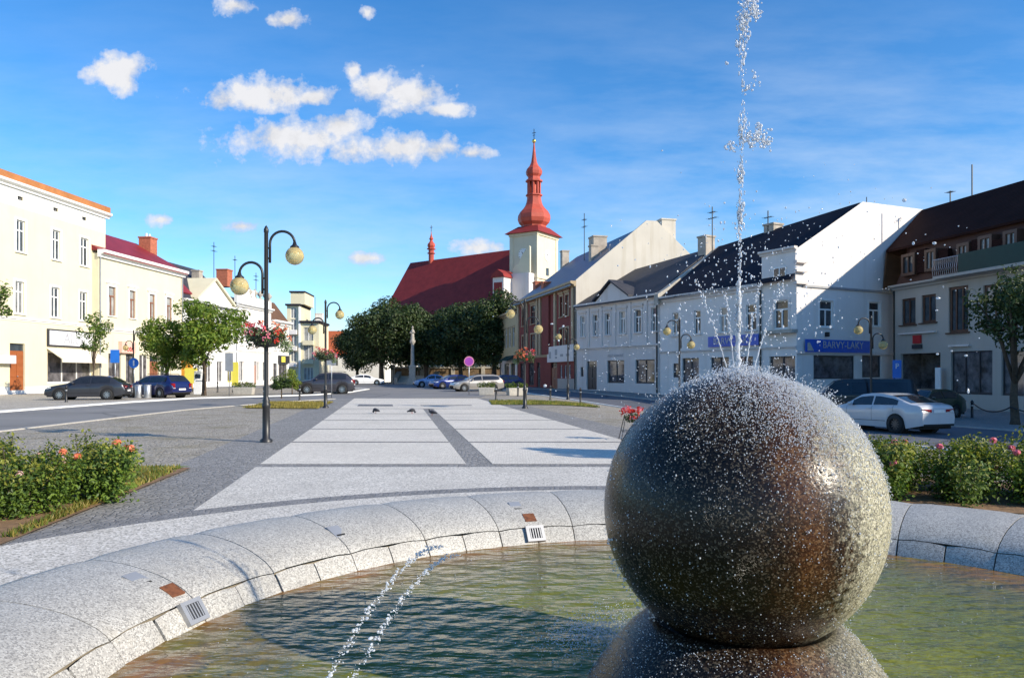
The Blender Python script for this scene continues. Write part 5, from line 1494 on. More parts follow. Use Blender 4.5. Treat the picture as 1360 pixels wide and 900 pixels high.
# ------------------------------------------------------------------ lamps
t = NT('amber_globe'); co = t.coords()
nz = t.noise(co, 6, 4)
gb = t.bsdf(t.ramp(nz, [(0.3, (0.62, 0.48, 0.20)), (0.7, (0.80, 0.68, 0.38))]), 0.12, 0, 0.6)
gb.inputs['Transmission Weight'].default_value = 0.55; gb.inputs['IOR'].default_value = 1.15
M['globe'] = t.end(gb)
def make_lamp(label, mirror=False, group='two-armed globe street lamps'):
    e = empty('street_lamp', (0, 0, 0), 0, label, 'street lamp', group)
    s = -1 if mirror else 1
    m = MB(); m.lathe([(0.14, 0), (0.14, 0.06), (0.085, 0.10), (0.082, 0.78), (0.095, 0.80), (0.095, 0.86), (0.075, 0.90), (0.085, 0.95), (0.055, 1.0), (0.05, 1.05), (0.045, 4.72), (0.055, 4.74), (0.055, 4.80), (0.03, 4.86), (0.0, 4.9)], 14)
    m.build('pole', M['iron'], e, True)
    def arm(sd, zb, zt, reach, nm):
        r = reach / 2
        pts = [(0.085*sd, 0, zb), (0.085*sd, 0, zt - r)]
        for k in range(1, 13):
            a = PI - PI*0.96*k/12; pts.append((sd*(0.085 + r + r*math.cos(a)), 0, zt - r + r*math.sin(a)))
        m = MB(); m.tube(pts, 0.030, 8)
        m.tube([(0, 0, zb+0.1), (0.085*sd, 0, zb+0.1)], 0.02, 6); m.tube([(0, 0, zt-r-0.1), (0.085*sd, 0, zt-r-0.1)], 0.02, 6)
        o = m.build('arm', M['iron'], e, True)
        x, z = pts[-1][0], pts[-1][2]
        m = MB(); m.lathe([(0.0, 0.02), (0.035, 0.0), (0.05, -0.06), (0.10, -0.10), (0.105, -0.13), (0.0, -0.13)], 12, (x, 0, z)); m.build('lamp_cap', M['iron'], o, True)
        m = MB(); m.ball((x, 0, z-0.31), 0.205, 24, 16); m.build('globe', M['globe'], o, True)
    arm(s, 4.05, 4.76, 0.56, 'arm'); arm(-s, 3.35, 4.06, 0.52, 'arm')
    return e
LA = make_lamp('nearest two-armed globe lamp, beside the bright paving with a flower basket on its post')
LA.location = (-5.55, 17.0, 0)
dup(LA, (-8.42, 34.0, 0), 0, 'second two-armed globe lamp by the paving, in front of the parked dark car')
dup(LA, (-28.9, 57.5, 0), 0, 'two-armed globe lamp by the blue road signs in front of the cream houses')
LB = make_lamp('two-armed globe lamp beyond the right edge of the paving with a flower basket', True)
LB.location = (0.57, 33.5, 0)
dup(LB, (3.75, 50.5, gz(3.75, 50.5)), 0.15, 'two-armed globe lamp before the red house, taller than the bollards beside it')
dup(LB, (8.45, 38.0, gz(8.45, 38)), 0.1, 'two-armed globe lamp seen against the white corner house front')
dup(LB, (16.6, 34.8, gz(16.6, 34.8)), 0.15, 'two-armed globe lamp in front of the white gable wall, behind the dark van')
dup(LA, (-17.6, 112, 0), 0, 'far two-armed globe lamp in front of the dark church trees', scale=0.9)

# ------------------------------------------------------------------ leaves, flowers
M['leaf_a'] = leafmat('fresh_leaf', (0.150, 0.225, 0.028))
M['leaf_b'] = leafmat('mid_leaf', (0.100, 0.165, 0.024))
M['leaf_c'] = leafmat('yellowish_leaf', (0.21, 0.25, 0.036))
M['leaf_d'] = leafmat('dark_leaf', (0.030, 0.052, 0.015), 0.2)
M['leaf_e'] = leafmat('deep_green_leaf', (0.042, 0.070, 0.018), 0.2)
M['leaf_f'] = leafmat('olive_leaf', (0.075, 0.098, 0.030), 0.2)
M['leaf_g'] = leafmat('pale_trailing_leaf', (0.20, 0.26, 0.13), 0.3)
M['petal_red'] = leafmat('red_petal', (0.62, 0.045, 0.035), 0.3, 0.2)
M['petal_pink'] = leafmat('pink_petal', (0.72, 0.20, 0.28), 0.3, 0.2)
M['petal_pale'] = leafmat('pale_petal', (0.75, 0.52, 0.50), 0.3, 0.2)
M['petal_salmon'] = leafmat('salmon_petal', (0.80, 0.25, 0.13), 0.3, 0.2)
def leaf(m, p, n, size, rg, mi, aspect=0.55):
    n = n.normalized()
    t = n.orthogonal().normalized(); t.rotate(Matrix.Rotation(rg.uniform(0, 2*PI), 3, n)); b = n.cross(t)
    a = size; w = size * aspect
    p = Vector(p)
    m.add([p - t*a, p - b*w*0.9 + n*a*0.12, p + t*a - n*a*0.15, p + b*w*0.9 + n*a*0.12], [(0, 1, 2, 3)], mi)
def clump(m, c, rad, n, size, rg, w=(0.5, 0.3, 0.2), up=0.35, shell=0.35, aspect=0.55):
    for _ in range(n):
        d = Vector((rg.gauss(0, 1), rg.gauss(0, 1), rg.gauss(0, 1))).normalized()
        r = (shell + (1-shell) * rg.random()) ** 0.6
        p = Vector((c[0] + d.x*rad[0]*r, c[1] + d.y*rad[1]*r, c[2] + d.z*rad[2]*r))
        nn = d + Vector((rg.gauss(0, 0.55), rg.gauss(0, 0.55), rg.gauss(0, 0.55) + up))
        q = rg.random(); mi = 0 if q < w[0] else 1 if q < w[0]+w[1] else 2
        leaf(m, p, nn, size*rg.uniform(0.6, 1.3), rg, mi, aspect)
def crown_clumps(rg, rad, n, zc, lump=0.42):
    out = []
    for i in range(n):
        d = Vector((rg.gauss(0, 1), rg.gauss(0, 1), rg.gauss(0, 0.9))).normalized()
        r = rg.uniform(0.35, 0.86)
        s = rg.uniform(0.7, 1.25) * lump
        out.append(((d.x*rad[0]*r, d.y*rad[1]*r, zc + d.z*rad[2]*r), (rad[0]*s, rad[1]*s, rad[2]*s*0.8)))
    return out
def make_tree(name, label, seed, rad, zc, trunk_h, trunk_r, nclump, per, size, mats, group=None, lump=0.42, limbs=7, cat='tree'):
    rg = random.Random(seed)
    e = empty(name, (0, 0, 0), 0, label, cat, group)
    m = MB()
    m.tube([(0, 0, -0.15), (0.02, 0, 0.25), (0.04*rg.uniform(-1, 1), 0.03, trunk_h*0.6), (0.08*rg.uniform(-1, 1), 0.05, trunk_h), (0, 0, zc)], [trunk_r*1.5, trunk_r*1.05, trunk_r*0.9, trunk_r*0.75, trunk_r*0.35], 10)
    cl = crown_clumps(rg, rad, nclump, zc, lump)
    for i in range(limbs):
        c, _ = cl[i * len(cl) // limbs]
        z0 = trunk_h * rg.uniform(0.8, 1.05)
        mid = Vector((c[0]*0.45, c[1]*0.45, z0 + (c[2]-z0)*0.65))
        m.tube([(0, 0, z0), mid, c], [trunk_r*0.5, trunk_r*0.32, trunk_r*0.1], 6)
    m.build('trunk', M['bark'], e, True)
    m = MB()
    for c, r in cl: clump(m, c, r, per, size, rg)
    m.build('crown', [M[k] for k in mats], e)
    return e
T1 = make_tree('round_tree', 'bushy round green tree in front of the low white house', 5, (2.7, 2.7, 2.3), 4.35, 1.9, 0.13, 30, 260, 0.13, ('leaf_a', 'leaf_b', 'leaf_c'), None, 0.36)
T1.location = (-21.9, 53.5, 0); T1.scale = (1.15, 1.15, 1.04)
T2 = dup(T1, (-25.0, 54.5, 0), 2.1, 'smaller round tree whose crown touches the bushy one, behind the blue car', None, (0.80, 0.80, 0.84))
T3 = make_tree('young_tree', 'thin young tree with sparse layered branches in front of the cream shop', 8, (1.25, 1.25, 2.0), 4.3, 2.4, 0.06, 22, 60, 0.10, ('leaf_b', 'leaf_a', 'leaf_e'), None, 0.30, 12)
T3.location = (-29.2, 52.5, 0)
T4 = make_tree('street_tree', 'slender tree cut by the left edge of the picture', 12, (2.0, 2.0, 2.2), 6.0, 3.0, 0.11, 16, 120, 0.12, ('leaf_e', 'leaf_b', 'leaf_a'), None, 0.34)
T4.location = (-31.9, 45, 0)
T5 = make_tree('street_tree', 'dark leaved tree with a chain fence at its foot before the mansard house', 21, (2.0, 2.0, 2.5), 4.7, 2.0, 0.17, 34, 130, 0.11, ('leaf_e', 'leaf_d', 'leaf_f'), None, 0.32)
T5.location = (21.3, 31.9, gz(21.3, 31.9))
# off to the right of the square, its shadow falls across the paving
T6 = make_tree('street_tree', 'small tree out of frame beside the fountain, throwing its shadow on the paving', 33, (0.9, 0.9, 1.0), 5.1, 3.9, 0.09, 14, 120, 0.11, ('leaf_e', 'leaf_b', 'leaf_a'), None, 0.4)
T6.location = (10.4, 10.2, gz(10.4, 10.2))
# dark trees in front of the church
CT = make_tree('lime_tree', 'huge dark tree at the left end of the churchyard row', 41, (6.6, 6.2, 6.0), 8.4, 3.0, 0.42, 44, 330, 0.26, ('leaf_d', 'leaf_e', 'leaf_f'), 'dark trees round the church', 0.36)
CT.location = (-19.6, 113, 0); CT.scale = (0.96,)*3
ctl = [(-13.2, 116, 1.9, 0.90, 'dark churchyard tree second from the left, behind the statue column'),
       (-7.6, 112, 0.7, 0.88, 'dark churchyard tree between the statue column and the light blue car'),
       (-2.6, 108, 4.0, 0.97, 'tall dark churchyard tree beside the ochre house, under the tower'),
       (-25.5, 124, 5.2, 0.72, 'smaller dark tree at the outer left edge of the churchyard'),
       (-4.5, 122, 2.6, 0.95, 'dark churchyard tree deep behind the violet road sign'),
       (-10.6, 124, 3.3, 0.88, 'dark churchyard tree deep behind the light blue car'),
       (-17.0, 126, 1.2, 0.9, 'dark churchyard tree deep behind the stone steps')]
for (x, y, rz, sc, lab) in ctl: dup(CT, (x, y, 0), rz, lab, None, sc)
# ------------------------------------------------------------------ flower baskets
def make_basket(label, seed, loc, cols=('petal_salmon', 'petal_pink', 'petal_red')):
    rg = random.Random(seed)
    e = empty('flower_basket', loc, 0, label, 'flower basket', 'flower baskets hung on lamp posts')
    m = MB(); m.lathe([(0.05, -0.22), (0.22, -0.20), (0.32, -0.06), (0.34, 0.02), (0.30, 0.03), (0.06, 0.0)], 14); m.build('bowl', M['iron'], e, True)
    m = MB()
    for k in range(9):
        a = k*2*PI/9; clump(m, (0.30*math.cos(a), 0.28*math.sin(a), 0.02+rg.uniform(-0.1, 0.08)), (0.22, 0.2, 0.2), 150, 0.036, rg, (0.5, 0.3, 0.2))
    for k in range(4):
        a = rg.uniform(-0.6, 0.6); clump(m, (0.48*math.cos(a), 0.3*math.sin(a), -0.20), (0.14, 0.14, 0.16), 60, 0.03, rg, (0.0, 0.1, 0.9))
    m.build('foliage', [M['leaf_d'], M['leaf_e'], M['leaf_g']], e)
    m = MB()
    for k in range(46):
        a = rg.uniform(0, 2*PI); r = rg.uniform(0.2, 0.56)
        p = Vector((r*math.cos(a), r*math.sin(a), 0.10 + rg.gauss(0.06, 0.10) - 0.18*(r > 0.45)))
        mi = 0 if a < 2.2 or a > 5.9 else 1 if rg.random() < 0.6 else 2
        for _ in range(14): leaf(m, p + Vector((rg.gauss(0, 0.03), rg.gauss(0, 0.03), rg.gauss(0, 0.03))), Vector((rg.gauss(0, 1), rg.gauss(0, 1)-0.4, rg.gauss(0.3, 1))), 0.026, rg, mi, 0.9)
    m.build('flowers', [M[c] for c in cols], e)
    return e
FB = make_basket('big flower basket of red and pink geraniums on the nearest lamp post', 3, (-5.55, 17.0, 2.36))
dup(FB, (-8.42, 34.0, 2.36), 1.0, 'flower basket with dark pink blooms on the second lamp post, by the parked dark car')
dup(FB, (0.57, 33.5, 2.30), 2.6, 'red topped flower basket on the lamp post beyond the right edge of the paving')

M['rose_a'] = leafmat('rose_leaf', (0.125, 0.19, 0.026)); M['rose_b'] = leafmat('rose_leaf_dark', (0.055, 0.10, 0.018), 0.25); M['rose_c'] = leafmat('rose_leaf_young', (0.27, 0.28, 0.045))
# ------------------------------------------------------------------ rose bushes
def make_rose(name, label, seed, wid, hgt, n, flowers, group):
    rg = random.Random(seed)
    e = empty(name, (0, 0, 0), 0, label, 'rose bush', group)
    m = MB(); tips = []
    for k in range(16):
        a = rg.uniform(0, 2*PI); r = rg.uniform(0.1, wid); h = hgt * rg.uniform(0.65, 1.08) * (1 - 0.25*r/wid)
        p1 = (0.15*math.cos(a), 0.15*math.sin(a), 0); p2 = (r*0.7*math.cos(a), r*0.7*math.sin(a), h*0.6); p3 = (r*math.cos(a), r*math.sin(a), h)
        m.tube([p1, p2, p3], [0.009, 0.007, 0.004], 5); tips.append(Vector(p3))
    m.build('stem', M['bark'], e)
    m = MB()
    for i in range(n):
        tp = rg.choice(tips); f = rg.random() ** 0.8
        p = Vector((tp.x*(0.55+0.45*f), tp.y*(0.55+0.45*f), max(0.04, tp.z*f))) + Vector((rg.gauss(0, 0.085), rg.gauss(0, 0.085), rg.gauss(0, 0.05)))
        out = Vector((p.x, p.y, 0.25)) + Vector((rg.gauss(0, 0.4), rg.gauss(0, 0.4), rg.gauss(0.35, 0.4)))
        q = rg.random(); hi = p.z / hgt
        mi = 2 if q < 1.1*max(0, hi-0.38) else 0 if q < 0.62 else 1
        leaf(m, p, out, rg.uniform(0.017, 0.034), rg, mi, 0.62)
    m.build('foliage', [M['rose_a'], M['rose_b'], M['rose_c']], e)
    cs = rg.sample(tips, min(flowers, len(tips)))
    for c in cs:
        m = MB(); mi = rg.choice((0, 1, 1)); c = c + Vector((0, 0, 0.02))
        for k in range(26):
            d = Vector((rg.gauss(0, 1), rg.gauss(0, 1), rg.gauss(0.5, 0.8))).normalized()
            leaf(m, c + d*rg.uniform(0.01, 0.045), d, 0.028, rg, mi, 0.95)
        m.build('bloom', [M['petal_salmon'], M['petal_pale']] if 'pale' in label else [M['petal_red'], M['petal_pink']], e)
    return e
R1 = make_rose('rose_bush', 'pale pink rose bush at the pointed bed tip, tallest of its bed', 4, 0.72, 0.80, 5600, 4, 'pale rose bushes in the bed on the left')
LROSE = [(-5.05, 9.15, 0.0, 1.0, None),
    (-5.35, 8.15, 1.1, 0.92, 'pale rose bush at the front of its bed, second back from the pointed tip'),
    (-5.75, 7.35, 2.3, 0.90, 'pale rose bush nearest the basin at the front of its bed'),
    (-6.15, 9.1, 3.0, 0.98, 'pale rose bush behind the tall one at the bed tip'),
    (-6.5, 8.1, 4.0, 0.95, 'pale rose bush in the middle of its bed with salmon blooms'),
    (-6.95, 7.2, 5.2, 0.95, 'pale rose bush cut by the left edge of the picture'),
    (-5.65, 10.0, 0.5, 0.85, 'pale rose bush at the back of its bed next to the lawn strip'),
    (-7.2, 9.3, 1.7, 0.95, 'pale rose bush in the back row of its bed, furthest from the paving')]
for i, (x, y, rz, sc, lab) in enumerate(LROSE):
    if i == 0: R1.location = (x, y, 0.02)
    else: dup(R1, (x, y, 0.02), rz, lab, None, sc)
R2 = make_rose('rose_bush', 'red rose bush directly beside the stone ball with open red blooms', 9, 0.74, 0.76, 5800, 2, 'red rose bushes in the bed behind the basin')
RROSE = [(4.55, 9.25, 0.0, 1.02, None),
    (5.35, 9.0, 1.3, 0.95, 'red rose bush second from the stone ball along the basin rim'),
    (6.15, 8.75, 2.4, 0.92, 'red rose bush third from the stone ball along the basin rim'),
    (6.95, 8.55, 3.6, 0.95, 'red rose bush cut by the right edge of the picture'),
    (5.05, 10.1, 4.4, 0.95, 'red rose bush in the back row nearest the stone ball'),
    (5.95, 9.8, 5.5, 1.0, 'red rose bush in the middle of the back row, under the white car'),
    (6.85, 9.5, 0.7, 1.22, 'red rose bush with one long shoot rising above the others'),
    (7.7, 9.2, 2.0, 0.9, 'red rose bush at the far right end of the back row'),
    (4.95, 9.75, 3.3, 0.9, 'red rose bush wedged between the front and back rows nearest the stone ball'),
    (6.45, 9.25, 1.9, 0.92, 'red rose bush wedged between the rows below the tail of the white car')]
for i, (x, y, rz, sc, lab) in enumerate(RROSE):
    if i == 0: R2.location = (x, y, gz(x, y) + 0.02)
    else: dup(R2, (x, y, gz(x, y) + 0.02), rz, lab, None, sc)

# grass blades on the small lawns and the bed edge
def blades(quad, n, size, mats, seed, dz):
    rg = random.Random(seed); m = MB()
    for _ in range(n):
        a, b = rg.random(), rg.random()
        p = [quad[0][k]*(1-a)*(1-b) + quad[1][k]*a*(1-b) + quad[2][k]*a*b + quad[3][k]*(1-a)*b for k in (0, 1)]
        z = gz(*p) + dz; an = rg.uniform(0, 2*PI); s = size*rg.uniform(0.5, 1.3); dx, dy = math.cos(an)*s*0.18, math.sin(an)*s*0.18
        m.add([(p[0]-dx, p[1]-dy, z), (p[0]+dx, p[1]+dy, z), (p[0]+rg.gauss(0, s*0.4), p[1]+rg.gauss(0, s*0.4), z+s)], [(0, 1, 2)], rg.randrange(2))
    return tag(m.build('grass', [M[k] for k in mats]), kind='stuff')
M['blade_dry'] = leafmat('dry_blade', (0.30, 0.24, 0.06)); M['blade_green'] = leafmat('green_blade', (0.13, 0.17, 0.03))
blades([(-7.5, 10.3), (-5.5, 10.1), (-5.3, 12.2), (-8.5, 12.3)], 5000, 0.07, ('blade_green', 'blade_dry'), 1, 0.03)
blades([(-4.62, 7.0), (-4.75, 7.0), (-5.5, 11.5), (-5.25, 11.8)], 1500, 0.06, ('blade_dry', 'blade_green'), 2, 0.03)
blades([(-12.0, 33.5), (-8.5, 33.0), (-9.6, 40.4), (-12.9, 40.4)], 6000, 0.09, ('blade_dry', 'blade_dry'), 3, 0.03)
blades([(-1.0, 37.2), (4.4, 37.2), (4.0, 42.4), (-1.3, 42.4)], 6000, 0.09, ('blade_green', 'blade_dry'), 4, 0.03)

# ------------------------------------------------------------------ cars
PAINT = {}
CAR = {
 'liftback': dict(L=4.86, W=1.86, H=1.47, top=[(0,.60),(.06,.72),(.35,.84),(1.15,.98),(1.35,1.02),(2.05,1.40),(2.5,1.46),(3.0,1.455),(3.6,1.36),(4.45,1.10),(4.70,1.07),(4.80,1.0),(4.86,.80)], belt=[(0,.66),(1.2,.92),(2.5,.96),(4.2,1.03),(4.86,1.0)], ws=(1.38,2.05), rw=(3.45,4.35), sw=(1.75,3.85), bp=2.72, wheels=(.95,3.79), wr=.335),
 'hatch': dict(L=4.40, W=1.78, H=1.46, top=[(0,.58),(.06,.70),(.3,.82),(1.05,.96),(1.25,1.0),(1.95,1.38),(2.4,1.45),(3.1,1.44),(3.6,1.36),(4.15,1.02),(4.30,.95),(4.40,.70)], belt=[(0,.64),(1.2,.90),(2.5,.94),(3.9,1.0),(4.40,.92)], ws=(1.28,1.95), rw=(3.5,4.1), sw=(1.62,3.6), bp=2.55, wheels=(.88,3.45), wr=.32),
 'estate': dict(L=4.60, W=1.78, H=1.49, top=[(0,.58),(.06,.70),(.3,.82),(1.05,.96),(1.25,1.0),(1.95,1.40),(2.4,1.47),(3.6,1.48),(4.05,1.42),(4.45,1.02),(4.53,.95),(4.60,.70)], belt=[(0,.64),(1.2,.92),(2.5,.95),(4.2,1.0),(4.60,.92)], ws=(1.28,1.95), rw=(4.08,4.42), sw=(1.62,4.1), bp=2.55, wheels=(.90,3.58), wr=.32),
 'suv': dict(L=4.35, W=1.82, H=1.66, top=[(0,.70),(.05,.85),(.3,.96),(1.0,1.08),(1.2,1.12),(1.8,1.55),(2.2,1.64),(3.3,1.64),(3.75,1.56),(4.15,1.15),(4.28,1.05),(4.35,.80)], belt=[(0,.76),(1.2,1.04),(2.5,1.08),(4.35,1.10)], ws=(1.22,1.8), rw=(3.78,4.1), sw=(1.5,3.75), bp=2.45, wheels=(.86,3.46), wr=.36),
 'van': dict(L=5.1, W=1.92, H=1.96, top=[(0,.75),(.05,.92),(.25,1.08),(.75,1.20),(.9,1.25),(1.55,1.85),(1.9,1.95),(4.4,1.96),(4.85,1.92),(5.02,1.5),(5.06,1.0),(5.1,.7)], belt=[(0,.8),(1.0,1.18),(2.5,1.22),(5.1,1.22)], ws=(.93,1.55), rw=(4.88,5.02), sw=(1.25,4.6), bp=2.2, wheels=(.95,4.0), wr=.34),
 'beetle': dict(L=4.08, W=1.72, H=1.50, top=[(0,.55),(.08,.70),(.4,.86),(.9,.97),(1.15,1.02),(1.6,1.34),(2.05,1.48),(2.5,1.47),(3.0,1.34),(3.4,1.12),(3.8,.88),(4.0,.70),(4.08,.52)], belt=[(0,.60),(1.2,.92),(2.5,.96),(3.5,.94),(4.08,.6)], ws=(1.18,1.62), rw=(2.9,3.42), sw=(1.4,3.05), bp=2.35, wheels=(.80,3.3), wr=.32),
}
def make_car(kind, label, pm, group=None, dark=False):
    c = CAR[kind]; L, Wd = c['L'], c['W']
    e = empty('parked_car', (0, 0, 0), 0, label, 'car', group)
    N = 92
    def top(x): return sum(interp(c['top'], x + d) for d in (-.05, 0, .05)) / 3 if .06 < x < L-.06 else interp(c['top'], x)
    def hw(x):
        f = 1.0
        if x < 0.9: f -= 0.22 * ((0.9-x)/0.9)**2.2
        if x > L-0.8: f -= 0.15 * ((x-L+0.8)/0.8)**2.4
        return Wd/2 * f
    def bot(x):
        z = 0.20 + 0.10*max(0, (0.5-x)/0.5) + 0.14*max(0, (x-L+0.6)/0.6)
        for wx in c['wheels']:
            d = abs(x-wx); ra = c['wr'] + 0.055
            if d < ra: z = max(z, c['wr'] + math.sqrt(ra*ra - d*d) - 0.01)
        return z
    def sect(x):
        w = hw(x); zt = top(x); zb = bot(x); zs = min(interp(c['belt'], x), zt - 0.035)
        zb = min(zb, zs - 0.12)
        rise = max(0.0, zt - zs - 0.03)
        wr = w*0.93 - 0.36*rise*1.02
        return [(w*0.955, zb), (w*0.985, zb+(zs-zb)*0.30), (w*1.0, zb+(zs-zb)*0.62), (w*0.985, zs-0.05), (w*0.94, zs), (wr+0.015, zs+rise*0.86), (wr-0.05, zs+rise+0.015), (wr*0.55, zt-0.008), (0, zt)]
    P = 9
    xs_ = [L*i/N for i in range(N+1)]
    for s_, off in ((0, 0), ):
        m = MB(); rows = []
        for x in xs_:
            q = sect(x); rows.append([(L/2-x, y, z) for y, z in q] + [(L/2-x, -y, z) for y, z in reversed(q[:-1])])
        n = len(rows[0])
        m.add([p for r in rows for p in r], [(i*n+k, i*n+k+1, (i+1)*n+k+1, (i+1)*n+k) for i in range(N) for k in range(n-1)])
        m.poly(rows[0]); m.poly(list(reversed(rows[-1])))
        body = m.build('body', pm, e, True)
        md = body.modifiers.new('EdgeSplit', 'EDGE_SPLIT'); md.split_angle = R(38)
    m = MB(); m.box(-L/2+0.15, L/2-0.15, -Wd/2+0.14, Wd/2-0.14, 0.19, 0.55)
    for wx in c['wheels']:
        for sd in (-1, 1): m.tube([(L/2-wx, sd*(Wd/2-0.30), c['wr']), (L/2-wx, sd*(Wd/2-0.02), c['wr'])], c['wr']+0.06, 20)
    m.build('underbody', M['under'], e)
    def sidepanel(x0, x1, sd, a=0.10, b=0.93):
        m = MB(); st = []
        k = 14
        for i in range(k+1):
            x = x0 + (x1-x0)*i/k; q = sect(x); (y4, z4), (y5, z5) = q[4], q[5]
            if z5 - z4 < 0.03: continue
            st.append(((L/2-x, sd*(y4+(y5-y4)*a+0.008), z4+(z5-z4)*a+0.004), (L/2-x, sd*(y4+(y5-y4)*b+0.008), z4+(z5-z4)*b+0.004)))
        for A, Bq in zip(st, st[1:]): m.poly([A[0], Bq[0], Bq[1], A[1]])
        return m
    for sd in (1, -1):
        x0, x1 = c['sw']
        sidepanel(x0, c['bp']-0.04, sd).build('side_window', M['carglass'], e)
        sidepanel(c['bp']+0.04, x1, sd).build('side_window', M['carglass'], e)
    m = MB()          # shut lines of the doors, filler flap and sill crease
    for sd in (1, -1):
        for xd in (c['ws'][0]+0.12, c['bp'], c['bp']+0.98):
            q0_, q1_ = sect(xd-0.006), sect(xd+0.006)
            for k in range(1, 4): m.poly([(L/2-xd+0.006, sd*(q0_[k][0]+0.003), q0_[k][1]), (L/2-xd-0.006, sd*(q1_[k][0]+0.003), q1_[k][1]), (L/2-xd-0.006, sd*(q1_[k+1][0]+0.003), q1_[k+1][1]), (L/2-xd+0.006, sd*(q0_[k+1][0]+0.003), q0_[k+1][1])])
        x0, x1 = c['wheels'][0]+c['wr']+0.1, c['wheels'][1]-c['wr']-0.1
        for i in range(12):
            xa, xb = x0+(x1-x0)*i/12, x0+(x1-x0)*(i+1)/12; qa, qb = sect(xa)[1], sect(xb)[1]
            m.poly([(L/2-xa, sd*(qa[0]+0.003), qa[1]-0.012), (L/2-xb, sd*(qb[0]+0.003), qb[1]-0.012), (L/2-xb, sd*(qb[0]+0.004), qb[1]+0.006), (L/2-xa, sd*(qa[0]+0.004), qa[1]+0.006)])
    m.build('shut_line', M['under'], e)
    def screen(x0, x1):
        m = MB(); k = 8; st = []
        for i in range(k+1):
            x = x0 + (x1-x0)*i/k; q = sect(x); y6, z6 = q[6]; yb, zb = q[7]; st.append([(L/2-x, -y6*0.96, z6+0.012), (L/2-x, -yb, zb+0.014), (L/2-x, 0, q[8][1]+0.012), (L/2-x, yb, zb+0.014), (L/2-x, y6*0.96, z6+0.012)])
        for A, Bq in zip(st, st[1:]):
            for i in range(4): m.poly([A[i], A[i+1], Bq[i+1], Bq[i]])
        return m
    screen(*c['ws']).build('windscreen', M['carglass'], e, True)
    screen(*c['rw']).build('rear_window', M['carglass'], e, True)
    for wx in c['wheels']:
        for sd in (1, -1):
            w = empty_mesh = None
            m = MB(); r = c['wr']
            prof = [(r*0.62, -0.10), (r*0.93, -0.10), (r, -0.07), (r, 0.07), (r*0.93, 0.10), (r*0.62, 0.10)]
            m.lathe(prof, 24); 
            for v in m.v: v[:] = (v.x, v.z, v.y)
            for v in m.v: v[:] = (v.x + L/2-wx, v.y + sd*(Wd/2-0.075), v.z + r)
            wo_ = m.build('wheel', M['rubber'], e, True)
            m = MB(); cx_, cy_ = L/2-wx, sd*(Wd/2-0.04)
            m.tube([(cx_, cy_-sd*0.05, r), (cx_, cy_-sd*0.02, r)], r*0.62, 20)
            rim_ = m.build('rim', M['under'] , wo_)
            m = MB()
            m.tube([(cx_, cy_-sd*0.02, r), (cx_, cy_+sd*0.03, r)], r*0.16, 10)
            for k in range(10):
                a = 2*PI*k/10; ca, sa = math.cos(a), math.sin(a); w0 = 0.022
                m.prism([(cx_+ca*0.03-sa*w0, cy_, r+sa*0.03+ca*w0), (cx_+ca*r*0.62-sa*w0, cy_, r+sa*r*0.62+ca*w0), (cx_+ca*r*0.62+sa*w0, cy_, r+sa*r*0.62-ca*w0), (cx_+ca*0.03+sa*w0, cy_, r+sa*0.03-ca*w0)], (0, sd*0.025, 0))
            for k in range(20):
                a0, a1 = 2*PI*k/20, 2*PI*(k+1)/20
                m.poly([(cx_+math.cos(a0)*r*0.58, cy_+sd*0.028, r+math.sin(a0)*r*0.58), (cx_+math.cos(a1)*r*0.58, cy_+sd*0.028, r+math.sin(a1)*r*0.58), (cx_+math.cos(a1)*r*0.66, cy_+sd*0.028, r+math.sin(a1)*r*0.66), (cx_+math.cos(a0)*r*0.66, cy_+sd*0.028, r+math.sin(a0)*r*0.66)])
            m.build('spokes', M['alloy_dark' if dark else 'alloy'], wo_)
    zt = interp(c['belt'], L-0.1) - 0.10
    for sd in (1, -1):
        m = MB(); y1 = hw(L-0.03)*0.97
        xr = -L/2
        tall = kind in ('estate', 'suv', 'van')
        z0, z1 = (zt-0.15, zt+0.02) if not tall else (zt-0.28, zt+0.10)
        yi = y1-0.42 if not tall else y1-0.20
        m.prism([(xr-0.012, sd*yi, z0+0.05), (xr-0.012, sd*y1, z0), (xr+0.22, sd*(y1+0.055), z0+0.06), (xr+0.22, sd*(y1+0.05), z1-0.02), (xr-0.012, sd*y1, z1), (xr-0.012, sd*yi, z1-0.02)], (0.02, 0, 0))
        o = m.build('taillight', M['tail'], e)
        m = MB(); m.box(xr-0.018, xr-0.0125, min(sd*(y1-0.22), sd*(y1-0.05)), max(sd*(y1-0.22), sd*(y1-0.05)), z0+0.06, z0+0.085); m.build('reflector', M['plate'], o)
        m = MB(); xf = L/2; zf = interp(c['top'], 0.2) - 0.15
        m.prism([(xf-0.05, sd*(hw(.05)-0.42), zf), (xf-0.14, sd*(hw(.14)+0.004), zf+0.02), (xf-0.42, sd*(hw(.42)+0.010), zf+0.08), (xf-0.42, sd*(hw(.42)+0.008), zf+0.15), (xf-0.10, sd*(hw(.1)-0.2), zf+0.12)], (0.01, sd*0.004, 0))
        m.build('headlight', M['headl'], e)
        m = MB(); xm_ = L/2 - c['ws'][0] - 0.35; m.ball((xm_, sd*(hw(c['ws'][0]+.35)+0.06), interp(c['belt'], c['ws'][0]+.35)+0.09), (0.07, 0.11, 0.075), 10, 8); m.build('mirror', pm, e, True)
        m = MB()
        for xh in (c['bp']-0.15, c['bp']+0.85):
            q = sect(xh)[3]; m.box(L/2-xh-0.09, L/2-xh+0.09, min(sd*(q[0]+0.0), sd*(q[0]+0.03)), max(sd*q[0], sd*(q[0]+0.03)), q[1]-0.06, q[1]-0.03)
        m.build('door_handle', pm, e)
